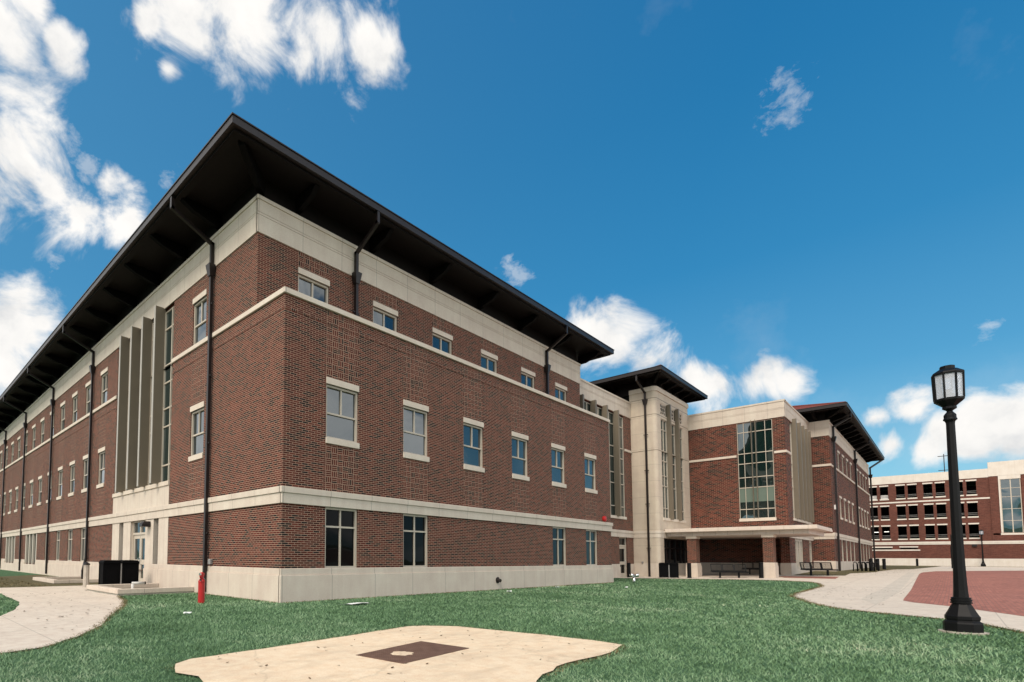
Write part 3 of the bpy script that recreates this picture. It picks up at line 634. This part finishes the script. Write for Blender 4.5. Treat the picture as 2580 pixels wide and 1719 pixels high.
def ring(zlo, zhi, pr, name='tower_band', mat='stone_small'):
    m = MB(); pts = [(x-(pr if i < 2 else pr*math.cos(math.pi/2*(i-1)/7)), y-(0 if i < 2 else pr*math.sin(math.pi/2*(i-1)/7))) for i, (x, y) in enumerate(arc)]+[(TR+pr, TY-pr)]
    pts += [(TR+pr, TY+.2), (TX+.36, TY+.3), (TX+.2, 2.95)]
    m.prism(pts, zhi-zlo, lambda a, b, h: (a, b, zlo+h)); return m.build(name, M[mat], B)
ring(-1.6, -.21, .05); ring(-.21, .06, .025); ring(ZB0, ZB0+.33, .03); ring(ZB0+.33, ZB1, .06); ring(TZ-.35, TZ, .07, 'tower_cornice')
for z in (8.78, 11.58, 12.86): ring(z, z+.035, .012, 'tower_joint', 'fin')
curtain(ft, [36.43, 37.05, 37.72, 38.6, 39.62, 40.5, 41.42], CZ, d=-.08)
m = MB(); ft.box(m, 36.3, 41.6, -.12, .06, 3.39, 3.6); m.build('sill', M['stone_small'], B)
for u in (37.78, 39.70): fins(ft, [u], 3.5, 12.72, .24, .2)
for a, c in ((36.4, 37.6), (38.0, 39.5), (39.95, 41.45)):
    m = MB(); z0, z1 = 11.72, 12.62; n = 6
    ft.box(m, a, c, -.055, -.03, z0, z0+.06); ft.box(m, a, c, -.055, -.03, z1-.06, z1); ft.box(m, a, a+.08, -.055, -.03, z0+.06, z1-.06); ft.box(m, c-.08, c, -.055, -.03, z0+.06, z1-.06)
    mid, mz = (a+c)/2, (z0+z1)/2
    for u in (.25, .5, .75): ft.box(m, a+u*(c-a)-.014, a+u*(c-a)+.014, -.055, -.035, z0+.06, z1-.06)
    for v in (.33, .66): ft.box(m, a+.08, c-.08, -.054, -.036, z0+v*.9-.014, z0+v*.9+.014)
    for s, e in (((a, mz), (mid, z1)), ((mid, z1), (c, mz)), ((c, mz), (mid, z0)), ((mid, z0), (a, mz))): m.bar(ft.p(s[0], -.045, s[1]), ft.p(e[0], -.045, e[1]), .035, .02)
    o = m.build('grille', M['stone_small'], B); g = MB(); ft.box(g, a, c, -.085, -.07, z0, z1); g.build('backing', M['dark'], o)
rt = eave(33.55, 44.75, -.02, 6.8, 14.37, TX, TR, TY, 5.8, .27, .32)
fxl = F('L', TX)
for y in (1.9, 4.0): bracket(fxl, y, 1.8, 14.42, rt, t=.8)
for x in (36.2, 37.9, 39.6, 41.3, 42.7): bracket(ft, x, 1.05, 14.42, rt, t=.8)
m = MB(); a = Vector((TX+.2, TY+.15, 0)); d = Vector((-1.9, -1.1, 0)); nrm = Vector((d.y, -d.x, 0)).normalized()
m.prism([(0, 14.38), (.82, 14.38), (.80, 14.28), (.5, 14.1), (0, 13.95)], .2, lambda s_, z, h: tuple(a+d*s_+nrm*(h-.1)+Vector((0, 0, z)))); m.build('bracket', M['strut'], rt)
downspout([(33.7, 1.76, 14.45), (33.7, 1.76, 14.0), (35.27, 1.76, 13.35), (35.27, 1.76, -.95)], (35.26, 1.76, 12.6))
# ground-floor glazed entrance in the tower front
e = MB(); 
for u in (36.4, 37.3, 38.1, 39.4, 40.7, 41.5, 42.3): ft.box(e, u-.04, u+.04, -.22, -.1, -1.0, 2.0)
for z in (-.98, 1.25, 1.96): ft.box(e, 36.44, 42.26, -.21, -.11, z-.04, z+.04)
eo = e.build('entrance_door', M['bronze'], B); g = MB(); ft.box(g, 36.4, 42.3, -.2, -.18, -1.0, 2.0); g.build('pane', M['glass_low'], eo)
# ---- entrance wing: tall glazed wall facing left, portico below
DX, EY, FX, FY, FE = 43.0, -5.45, 53.3, -6.85, 86.0
fd = F('L', DX); fe = F('R', EY); ff = F('L', FX); fg = F('R', FY)
bk = MB(); wall(bk, fd, EY, TY, 2.1, 12.7, [(-4.70, -2.39, 3.68, 11.42)])
wall(bk, fe, DX, FX, -1.4, 12.7, [(44.9, 53.0, 3.7, 11.4), (45.2, 48.6, -.3, 2.1), (51.4, 52.9, -.3, 2.1)])
bk.box(DX+.01, DX+1.3, EY+.01, EY+.55, -1.4, 2.1)                       # corner pier
bk.add([(46, EY+.2, -1.4), (46, 3, -1.4), (46, 3, 2.3), (46, EY+.2, 2.3)], [(0, 1, 2, 3)])   # back wall of the portico
# far right wing
GW = [(58.0, 59.45), (61.0, 62.45), (64.1, 65.45), (67.1, 68.5), (72.9, 74.3), (75.8, 77.2), (78.8, 80.2), (81.8, 83.2)]
PZ = .30
wall(bk, ff, FY, EY, -1.4, 12.65, []); wall(bk, fg, FX, FE, -1.4, 12.65, [(a, c, 8.85, 10.5) for a, c in GW]+[(a, c, 4.4, 6.2) for a, c in GW]+[(a, c, PZ, 2.3) for a, c in GW])
bk.add([(FE, FY, -1.4), (FE, 8, -1.4), (FE, 8, 12.6), (FE, FY, 12.6)], [(0, 1, 2, 3)])
bk.build('wall', M['brick_mid'], B)
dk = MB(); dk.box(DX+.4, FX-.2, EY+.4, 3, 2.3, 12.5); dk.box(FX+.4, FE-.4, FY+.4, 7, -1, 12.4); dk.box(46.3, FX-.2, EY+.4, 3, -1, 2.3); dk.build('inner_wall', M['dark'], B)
frieze(fd, EY, TY, 1, 0, 11.48, 12.82, True); frieze(fe, DX, FX, 0, 0, 11.48, 12.80, True)
frieze(ff, FY, EY, 1, 0, 11.38, 12.74); frieze(fg, FX, FE, 0, 0, 11.30, 12.60)
b = MB()
fd.box(b, EY-.07, -4.76, -.05, .07, 8.68, 8.86); fd.box(b, -2.33, TY, -.05, .07, 8.68, 8.86); fe.box(b, DX+.05, 44.8, -.05, .07, 8.68, 8.86)
ff.box(b, FY-.07, EY, -.05, .07, 8.68, 8.87); fg.box(b, FX+.05, FE, -.05, .07, 8.66, 8.82); b.build('belt_course', M['stone_small'], B)
b = MB(); fd.box(b, EY, -4.76, -.02, .012, 8.22, 8.27); fd.box(b, -2.33, TY, -.02, .012, 8.22, 8.27); ff.box(b, FY, EY, -.02, .012, 8.2, 8.26); b.build('brick_course', M['basket'], B)
dz = [3.68, 4.42, 6.15, 6.98, 8.1, 8.92, 10.64, 11.42]
curtain(fd, [-4.67, -4.22, -3.62, -3.35, -2.84, -2.42], dz, d=-.06, sillz=3.45, mw=.016, blinds=(5.0, 6.12))
for u in (-3.35, -3.62): fd.box(m := MB(), u-.018, u+.018, -.06, .13, 3.66, 11.55); m.build('fin', M['fin'], B, .006)
curtain(fe, [44.95, 45.7, 47.7, 49.2, 50.8, 52.9], dz, d=-.08, sillz=3.5)
for u in (45.75, 47.65, 49.2, 50.8, 52.2): fins(fe, [u], 3.7, 11.75, .26, .25)
b = MB(); fe.box(b, DX, FX, -.05, .06, 2.1, 2.34); fe.box(b, DX, FX, -.05, .10, 2.34, 2.62); ff.box(b, FY-.06, EY, -.05, .06, 2.24, 2.5); ff.box(b, FY-.1, EY, -.05, .1, 2.5, 2.75)
fg.box(b, FX-.05, FE, -.05, .06, 2.3, 2.52); fg.box(b, FX-.05, FE, -.05, .1, 2.52, 2.8); b.build('stone_band', M['stone'], B)
b = MB(); b.box(DX-.06, DX+1.36, EY-.06, EY+.6, -1.4, .15); fe.box(b, DX+1.4, 45.2, -.05, .06, -1.4, .15); fe.box(b, 45.2, FX, -.05, .06, -1.4, -.3); fe.box(b, 48.6, 51.4, -.05, .06, -.3, .15)
ff.box(b, FY-.06, EY, -.05, .06, -1.4, PZ+.03); fg.box(b, FX, FE, -.05, .06, -1.4, PZ); b.box(45.9, 46.1, EY+.6, 2.9, -1.4, .12); b.build('plinth', M['plinth'], B, .01)
for a, c in ((45.2, 46.3), (46.35, 47.45), (47.5, 48.6), (51.4, 52.9)): window(fe, a, c, -.3, 2.1, 'low', fw=.2)
for a, c in GW:
    window(fg, a, c, 8.85, 10.5, 'dh', 10.72, fw=.12); window(fg, a, c, 4.4, 6.2, 'dh', 6.42, 4.2, fw=.12); window(fg, a, c, PZ, 2.3, 'low', fw=.12)
rf2 = eave(51.45, 88.2, -8.25, 10.0, 13.4, FX, FE, FY, 8.8, .31, .34)
for i in range(13): bracket(fg, 55+2.5*i, 1.4, 13.46, rf2, .3)
bracket(ff, -6.0, 1.85, 13.46, rf2)
m = MB(); a = Vector((FX+.2, FY+.15, 0)); d = Vector((-1.9, -1.45, 0)); nrm = Vector((d.y, -d.x, 0)).normalized()
m.prism([(0, 13.4), (.82, 13.4), (.80, 13.28), (.5, 13.05), (0, 12.85)], .22, lambda s_, z, h: tuple(a+d*s_+nrm*(h-.11)+Vector((0, 0, z)))); m.build('bracket', M['strut'], rf2)
for x in (54.6, 70.4): downspout([(x, -8.15, 13.45), (x, -8.15, 13.0), (x, -7.0, 12.3), (x, -7.0, -.6)], (x, -7.0, 11.2), .15)
downspout([(88.1, -8.1, 13.45), (86.4, -7.0, 12.3), (86.4, -7.0, -.6)], (86.4, -7.0, 11.2), .16)
# canopy over the portico
b = MB(); b.box(36.4, 43.0, -7.93, 1.0, 2.44, 2.58); b.box(36.43, 43.0, -7.90, 1.0, 2.58, 2.70); cn = b.build('canopy', M['canopy'], B, .01)
b = MB(); b.box(36.85, 43.0, -7.45, .98, 2.14, 2.44); b.build('fascia', M['canopy_low'], cn, .008)
b = MB(); b.box(43.0, 46.0, EY+.2, .98, 2.16, 2.3); b.build('portico_ceiling', M['canopy_low'], B)
for y0, y1, pz, g0 in ((-.93, -.33, .10, -1.04), (-5.52, -4.94, .20, -.92)):
    o = MB().box(36.95, 37.75, y0, y1, pz, 1.94).build('column', M['brick'], B)
    MB().box(36.88, 37.82, y0-.05, y1+.05, 1.94, 2.14).build('capital', M['stone_small'], o, .01)
    m = MB(); m.box(36.86, 37.84, y0-.06, y1+.06, pz-.2, pz); m.box(36.82, 37.88, y0-.09, y1+.09, g0-.3, pz-.2); m.build('base', M['plinth'], o, .01)
# small fittings on the walls
m = MB(); m.tube([(23.1, -.01, 2.74), (23.1, -.13, 2.74)], .17, 16); m.tube([(23.1, -.13, 2.74), (23.1, -.17, 2.74)], [.17, .08], 16); m.build('alarm_bell', M['red'], B)
m = MB(); m.tube([(11.73, -.06, -.62), (11.73, -.10, -.62)], .14, 16); m.tube([(11.73, -.1, -.62), (11.73, -.24, -.64)], [.09, .07], 12); m.build('wall_spout', M['bronze'], B)
MB().box(-.12, .0, 4.42, 4.60, .06, .26).build('junction_box', M['grey'], B, .02)
MB().box(35.28, 35.4, 2.2, 2.32, .05, .2).build('junction_box', M['grey'], B, .02)
MB().box(54.3, 54.55, -6.95, -6.85, 4.9, 5.3).build('wall_plate', M['white'], B)

# ------------------------------------------------------------------ parking garage across the plaza
GX = 113.0; G = thing('parking_garage', 'brick parking garage with rows of dark open bays behind the plaza', 'garage', (GX, -12, -.33))
fG = F('L', GX); _B = B; B = G
GC = [(.95, 1.9), (-.4, .55), (-1.95, -1.0), (-3.3, -2.35), (-5.78, -4.83), (-7.07, -6.14), (-8.92, -7.96), (-10.2, -9.25), (-11.87, -10.92), (-13.16, -12.21), (-14.97, -14.03), (-16.27, -15.32)]
GR = [(10.35, 12.35), (7.08, 9.1), (3.92, 5.9)]
ops = [(a, c, z0, z1) for a, c in GC for z0, z1 in GR]+[(-7.15, -4.9, 2.22, 2.48), (-9.98, -8.08, 2.25, 2.52), (-20.37, -18.5, 4.55, 12.3)]
bk = MB(); wall(bk, fG, -34, 14, -.6, 12.8, ops, .35); fG.box(bk, -34, -17.5, -.02, .09, 3.4, 4.25); fG.box(bk, -18.3, -17.5, -.02, .09, 4.25, 12.8); fG.box(bk, -34, -20.45, -.02, .09, 4.5, 12.8); bk.build('wall', M['brick_far'], G)
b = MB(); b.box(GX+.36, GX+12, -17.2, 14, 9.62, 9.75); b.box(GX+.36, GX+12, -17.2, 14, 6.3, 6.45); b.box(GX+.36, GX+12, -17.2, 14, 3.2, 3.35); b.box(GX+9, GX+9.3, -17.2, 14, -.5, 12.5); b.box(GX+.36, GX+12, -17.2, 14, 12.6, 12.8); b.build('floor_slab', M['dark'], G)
b = MB(); fG.box(b, -17.47, 14, -.4, .06, 12.75, 14.03); fG.box(b, -34, -17.47, -.4, .08, 12.85, 14.93); b.build('parapet', M['garage_stone'], G)
b = MB(); fG.box(b, -17.5, 14, -.05, .06, 9.6, 9.82); fG.box(b, -34, 14, -.05, .06, 2.95, 3.18); fG.box(b, -34, 14, -.05, .10, 3.18, 3.4); b.build('stone_band', M['garage_stone'], G)
b = MB(); fG.box(b, -34, 14, -.05, .05, -.8, .82); b.build('plinth', M['garage_stone'], G)
b = MB(); fG.box(b, -18.5, -18.35, -.05, .06, 4.55, 12.3); fG.box(b, -20.4, -18.35, -.05, .06, 12.3, 12.85); fG.box(b, -24, -17.6, -.05, .09, 4.25, 4.5); b.build('stone_trim', M['garage_stone'], G)
for a, c in GC:
    for i, (z0, z1) in enumerate(GR):
        m = MB(); fG.box(m, a-.06, c+.06, -.05, .06, z1, z1+.2); o = m.build('lintel', M['garage_stone'], G)
        m = MB(); fG.box(m, a-.06, c+.06, -.3, .06, z0-.2, z0); m.build('sill', M['garage_stone'], G)
        m = MB(); fG.box(m, a, c, -.26, -.22, z0+.5, z0+.55); fG.box(m, a, c, -.26, -.22, z0+.28, z0+.32); m.build('railing', M['grey'], G)
for a, c in GC[4:6]:
    m = MB(); fG.box(m, a+.04, c-.04, -.34, -.3, 10.37, 10.98); m.build('white_panel', M['white'], G)
ml = D.materials.new('lit_tube'); ml.use_nodes = True; pb = ml.node_tree.nodes['Principled BSDF']; pb.inputs['Emission Color'].default_value = (1, .96, .85, 1); pb.inputs['Emission Strength'].default_value = 1.2
for y, z in ((-6.55, 5.1), (-5.35, 5.05), (-5.2, 10.9)): MB().box(GX+2, GX+2.1, y-.28, y+.28, z, z+.09).build('ceiling_light', ml, G)
b = MB(); fG.box(b, -7.25, -4.8, -.05, .06, 2.48, 2.68); fG.box(b, -10.05, -8.0, -.05, .06, 2.52, 2.7); fG.box(b, -10.25, -4.5, -.05, .06, 2.0, 2.2); b.build('slot_trim', M['garage_stone'], G)
curtain(fG, [-20.34, -19.45, -18.53], [4.55, 6.3, 8.0, 9.75, 11.0, 12.3], glass='glass_sky', d=-.08, mw=.05)
MB().box(GX-.3, GX, -16, -15.5, 2.6, 2.9).build('wall_light', M['bronze'], G)
B = _B
A = thing('roof_antenna', 'thin roof mast with two crossbars on the garage parapet behind the lamp post', 'antenna', (GX+1, -13.25, 13.0))
m = MB(); m.tube([(GX+1, -13.25, 13.0), (GX+1, -13.25, 16.9)], .05, 6); m.build('mast', M['bronze'], A)
for z in (16.6, 14.4): MB().bar((GX+1, -13.65, z), (GX+1, -12.6, z), .09, .09).build('crossbar', M['bronze'], A)

# ------------------------------------------------------------------ street lamps
def lamp(loc, label, rz=0):
    o = local(thing('street_lamp', label, 'lamp post', loc, rz, 'black lantern lamp posts'))
    K = .67; LT = lambda pr, n=8: MB().lathe([(r_*K, z_) for r_, z_ in pr], n)
    LT([(.41, -.2), (.41, .19), (.395, .225), (.365, .24), (.35, .25), (.35, .265), (.367, .275), (.367, .335), (.35, .35), (.30, .42), (.235, .52), (.19, .585)]).build('base', M['black'], o)
    LT([(.225, .585), (.225, .61), (.205, .615), (.205, .63), (.22, .635), (.22, .66), (.2, .665), (.2, .68), (.205, .685), (.205, .70), (.17, .705)], 24).build('ring', M['black'], o)
    LT([(.165, .70), (.15, .85), (.14, 1.05), (.13, 1.35), (.118, 2.0), (.108, 3.0), (.096, 4.18), (.10, 4.22), (.125, 4.26)]).build('shaft', M['black'], o)
    LT([(.125, 4.255), (.148, 4.27), (.148, 4.29), (.132, 4.31), (.132, 4.37), (.122, 4.385), (.075, 4.43), (.06, 4.45), (.085, 4.47), (.15, 4.50), (.15, 4.54), (.14, 4.55)], 16).build('collar', M['black'], o)
    l = LT([(.15, 4.55), (.325, 4.66), (.33, 4.70), (.315, 4.705)]).build('lantern', M['black'], o)
    m = MB(); r0, r1, z0, z1 = .312*K, .328*K, 4.70, 5.20
    for k in range(8):
        a = math.pi/8+k*math.pi/4; m.bar((r0*math.cos(a), r0*math.sin(a), z0), (r1*math.cos(a), r1*math.sin(a), z1), .026, .026, (math.cos(a), math.sin(a), 0))
    m.build('post', M['black'], l)
    g = MB(); rr = .96
    for k in range(8):
        a, b = math.pi/8+k*math.pi/4, math.pi/8+(k+1)*math.pi/4
        g.add([(r0*rr*math.cos(a), r0*rr*math.sin(a), z0), (r0*rr*math.cos(b), r0*rr*math.sin(b), z0), (r1*rr*math.cos(b), r1*rr*math.sin(b), z1), (r1*rr*math.cos(a), r1*rr*math.sin(a), z1)], [(0, 1, 2, 3)])
    g.build('pane', M['frost'], l)
    LT([(.13, 4.70), (.13, 4.80), (.07, 4.82), (.07, 4.9)], 12).build('lamp_holder', M['black'], l)
    LT([(.35, 5.19), (.355, 5.22), (.34, 5.24), (.2, 5.31), (.165, 5.315), (.165, 5.37), (.15, 5.38)]).build('cap', M['black'], o)
    return o
lm = lamp((6.78, -13.77, -1.05), 'tall black lantern lamp post in the lawn beside the brick plaza', math.radians(8))
dup(lm, (112, -16.45, -.34), 0, 'distant black lantern lamp post standing before the garage wall')
MB_pad = MB().lathe([(.34, -.1), (.34, .035)], 20); pd = MB_pad.build('lamp_footing', M['curb']); pd.location = (6.78, -13.77, -1.05); tag(pd, 'round concrete footing under the near lamp post', 'footing')

# ------------------------------------------------------------------ bollards
def bollard(loc, label, h=.95, r=.11):
    o = local(thing('bollard', label, 'bollard', loc, 0, 'black bollards'))
    MB().lathe([(r*1.1, -.2), (r*1.1, .06), (r, .07), (r, h-.08)], 14).build('post', M['black'], o, smooth=False)
    MB().lathe([(r*1.02, h-.08), (r*1.02, h-.03), (r*.8, h), (r*.3, h+.01)], 14).build('cap', M['black'], o); return o
b0 = bollard((32.91, 2.35, gz(32.9, 2.3)), 'black bollard standing directly before the single side door', 1.1, .13)
for x, y, lb, rz in ((34.43, -1.15, 'black bollard beside the left brick column of the portico', 0), (36.45, -4.9, 'black bollard against the right brick column of the portico', 0),
                 (56.2, -8.87, 'black bollard next to the bike racks, nearest the brick wing', 0), (60.8, -8.97, 'black bollard in the middle of the row before the garage', 0), (67.4, -8.99, 'black bollard at the far end of the row before the garage', 0),
                 (106.5, -10.05, 'distant black bollard against the pale garage plinth', 0)):
    dup(b0, (x, y, gz(x, y)), 0, lb)
m = local(thing('utility_post', 'short beige square post with dark cap beside the twin bins', 'post', (-2.37, 11.5, -1.05)))
MB().lathe([(.125, -.1), (.12, 1.0)], 8).build('post', M['curb'], m); MB().lathe([(.15, 1.0), (.14, 1.05), (.03, 1.12)], 8).build('cap', M['bronze'], m)
m = local(thing('utility_cabinet', 'slim black cabinet standing on the plaza behind the lamp post', 'cabinet', (84, -13.75, gz(84, -13.75))))
MB().box(-.35, .35, -.3, .3, -.1, 2.6).build('body', M['black'], m, .04); MB().box(-.3, .3, -.25, .25, 2.6, 3.9).build('head', M['black'], m, .04)

# ------------------------------------------------------------------ benches
def bench(loc, rz, label):
    o = local(thing('bench', label, 'bench', loc, rz, 'black metal benches'))   # local x along the bench, faces -y
    L = 2.1
    for k in range(3):
        a = -L/2+k*L/3+.03; c = a+L/3-.06; m = MB()
        for p, q in (((a, 0, .47), (a, .14, .98)), ((c, 0, .47), (c, .14, .98)), ((a, .14, .98), (c, .14, .98)), ((a, .02, .52), (c, .02, .52))): m.bar(p, q, .045, .045)
        for i in range(1, 11): x = a+(c-a)*i/11; m.bar((x, .02, .52), (x, .14, .98), .016, .016)
        m.build('backrest', M['black'], o)
    m = MB()
    for i in range(13): y = -.5+.5*i/12; m.bar((-L/2, y, .46+.02*abs(i-6)/6), (L/2, y, .46+.02*abs(i-6)/6), .026, .026)
    for k in range(4): x = -L/2+k*L/3; m.bar((x, -.5, .44), (x, .02, .44), .05, .05)
    m.box(-L/2, L/2, -.54, -.5, .40, .48); m.build('seat', M['black'], o)
    for x in (-.55, .55):
        m = MB(); m.box(x-.05, x+.05, -.30, -.2, -.15, .43); m.box(x-.09, x+.09, -.42, -.08, 0, .03); m.build('leg', M['black'], o)
    return o
bn = bench((36.1, -3.1, gz(36.1, -3.1)), math.radians(-66), 'black metal bench under the canopy between the two brick columns')
dup(bn, (43.9, -3.3, gz(43.9, -3.3)), math.radians(-80), 'black metal bench against the dark back wall of the portico')
dup(bn, (43.05, -6.95, gz(43, -6.95)), math.radians(-50), 'black metal bench out on the dry grass right of the portico')

# ------------------------------------------------------------------ bins
def twin_bin(loc, rz, label, wd, h, name='litter_bin'):
    o = local(thing(name, label, 'bin', loc, rz)); n = 2; W_ = wd/n
    for k in range(n):
        a = -wd/2+k*W_; m = MB(); m.box(a+.03, a+W_-.03, -.28, .28, .06, h-.14); bd = m.build('body', M['matte'], o, .02)
        m = MB(); prof = [(a, h-.14), (a, h-.08), (a+.05, h-.02), (a+.15, h), (a+W_-.15, h), (a+W_-.05, h-.02), (a+W_, h-.08), (a+W_, h-.14)]
        m.prism(prof, .66, lambda x, z, t: (x, -.33+t, z)); m.build('lid', M['matte'], o, .01)
        m = MB(); m.box(a+.16, a+W_-.16, -.30, -.281, h*.25, h*.7); m.build('front_panel', M['matte'], bd)
    for x in (-wd/2+.03, 0, wd/2-.03):
        for y in (-.26, .26): MB().box(x-.025, x+.025, y-.025, y+.025, -.1, h-.14).build('leg', M['grey'] if x == 0 and y < 0 else M['matte'], o)
    return o
twin_bin((-1.45, 10.1, -1.05), math.radians(0), 'pair of black twin bins with rounded lids in front of the stone doorway', 1.5, 1.22)
twin_bin((34.2, .1, gz(34.2, .1)), math.radians(-67), 'wide black litter bin on legs beside the stone tower entrance', 1.2, 1.12)

# ------------------------------------------------------------------ concrete areaways, standpipes, covers
def areaway(x0, x1, y0, y1, zt, label):
    o = thing('areaway_curb', label, 'curb', (x0, y0, -1.05)); t = .28
    m = MB(); m.box(x0, x1, y0, y0+t, zt-.17, zt); m.box(x0, x0+t, y0+t, y1-t, zt-.17, zt); m.box(x0, x1, y1-t, y1, zt-.17, zt); m.build('coping', M['plinth'], o, .012)
    m = MB(); m.box(x0+.03, x1, y0+.03, y0+t-.02, -1.5, zt-.17); m.box(x0+.03, x0+t-.02, y0+t-.02, y1-t, -1.5, zt-.17); m.box(x0+.03, x1, y1-t, y1-.03, -1.5, zt-.17); m.build('wall', M['curb'], o)
    m = MB(); m.box(x0+t, x1, y0+t, y1-t, -1.2, -1.0); m.build('gravel_bed', M['drygrass'], o); return o
areaway(-2.95, -.08, 5.75, 9.4, -.82, 'low U shaped concrete curb against the wall beside the doorway path')
areaway(-2.7, -.08, 15.6, 20.2, -.86, 'further low concrete curb against the wall beyond the bins')
o = local(thing('standpipe', 'red fire standpipe with twin valves in the lawn beside the downspout', 'standpipe', (-1.95, 1.376, -1.05), math.radians(40)))
MB().lathe([(.10, -.1), (.10, .62), (.105, .63), (.105, .66), (.085, .70), (.055, .73), (.055, .9), (.04, .93)], 18).build('body', M['red'], o, smooth=False)
for s in (-1, 1):
    m = MB(); m.tube([(0, 0, .76), (.09*s, 0, .78), (.12*s, 0, .84)], .03, 10); v = m.build('valve', M['red'], o, smooth=True)
    MB().tube([(.12*s, 0, .84), (.12*s, 0, .90)], .036, 12).build('outlet', M['red'] if s > 0 else M['chrome'], v)
    MB().tube([(.13*s, -.03, .70), (.17*s, -.03, .70)], .03, 10).build('hose_cap', M['bronze'], v)
MB().tube([(.06, -.03, .75), (.13, -.05, .70), (.15, -.03, .3), (.11, 0, -.05)], .014, 8).build('conduit', M['grey'], o, smooth=True)
o = local(thing('vent_pipe', 'pale pipe elbow rising from the concrete curb near the doorway', 'pipe', (-2.35, 5.95, -.83)))
MB().tube([(0, 0, -.1), (0, 0, .17)], .055, 12).build('riser', M['pvc'], o, smooth=True); MB().tube([(-.03, 0, .2), (.42, 0, .2)], .05, 12).build('spout', M['pvc'], o, smooth=True)
MB().tube([(.42, 0, .2), (.46, 0, .2)], .055, 12).build('cap', M['bronze'], o)
o = local(thing('fire_hydrant_connection', 'small chrome twin hose connection standing in the grass by the wall end', 'hose connection', (23.34, -1.54, -1.05), math.radians(-40)))
MB().tube([(0, 0, -.1), (0, 0, .42)], .07, 12).build('riser', M['chrome'], o, smooth=True)
for s in (-1, 1): MB().tube([(0, 0, .45), (.16*s, -.06, .50), (.23*s, -.09, .50)], [.08, .10, .10], 14).build('outlet', M['chrome'], o, smooth=True)
o = thing('manhole_cover', 'rusty steel access plate with a worn pale spot set in the concrete pad', 'access cover', (-3.4, -8.4, -1.02))
m = MB(); m.add([(-4.30, -8.08, -1.012), (-2.62, -7.84, -1.012), (-2.56, -8.75, -1.012), (-4.24, -8.92, -1.012), (-4.30, -8.08, -1.04), (-2.62, -7.84, -1.04), (-2.56, -8.75, -1.04), (-4.24, -8.92, -1.04)], [(0, 1, 2, 3), (0, 1, 5, 4), (1, 2, 6, 5), (2, 3, 7, 6), (3, 0, 4, 7)]); m.build('plate', M['plate'], o)
m = MB(); pts = [(-3.72+.17*math.cos(a)*random.uniform(.85, 1.15), -8.42+.15*math.sin(a)*random.uniform(.85, 1.15)) for a in [k*math.pi/12 for k in range(24)]]
m.prism(pts, .003, lambda a, b, h: (a, b, -1.0115+h)); m.build('worn_spot', M['pad'], o)
for i, (x, y, s, lb) in enumerate(((-3.77, -1.53, .13, 'crumpled white litter scrap in the lawn below the path edge'), (10.35, -1.5, .16, 'white litter scrap in the grass under the wall spout'), (15.2, -1.1, .16, 'white litter scrap in the grass right of the wall spout'),
                                (1.3, -2.0, .3, 'flat pale litter strip in the grass before the near corner'), (18.2, -3.1, .12, 'small white litter scrap in the grass farthest from the near corner'))):
    m = MB(); n = 9; m.add([(0, 0, .05)]+[(s*math.cos(k*2*math.pi/n)*random.uniform(.6, 1.2)*(2.2 if i == 3 else 1), s*.6*math.sin(k*2*math.pi/n)*random.uniform(.5, 1.2), random.uniform(.01, .06)) for k in range(n)]+[(0, 0, -.01)], [(0, k+1, (k+1) % n+1) for k in range(n)]+[(n+1, (k+1) % n+1, k+1) for k in range(n)])
    p = m.build('litter_scrap', M['paper']); p.location = (x, y, gz(x, y)+.03); tag(p, lb, 'litter', 'white scraps in the lawn')
# bike racks
def rack(loc, rz, label):
    o = local(thing('bike_rack', label, 'bike rack', loc, rz, 'looped bike racks'))
    for k in range(4):
        m = MB(); x = -.6+.4*k; m.tube([(x, 0, -.1), (x, 0, .6), (x+.03, 0, .72), (x+.12, 0, .8), (x+.22, 0, .8), (x+.3, 0, .72), (x+.33, 0, .6), (x+.33, 0, -.1)], .035, 8); m.build('loop', M['black'], o, smooth=True)
    return o
rk = rack((55.25, -8.25, gz(55.2, -8.25)), math.radians(-40), 'black looped bike rack on the left by the brick wing wall')
dup(rk, (55.85, -8.7, gz(55.8, -8.7)), math.radians(-40), 'black looped bike rack on the right beside the bollard')
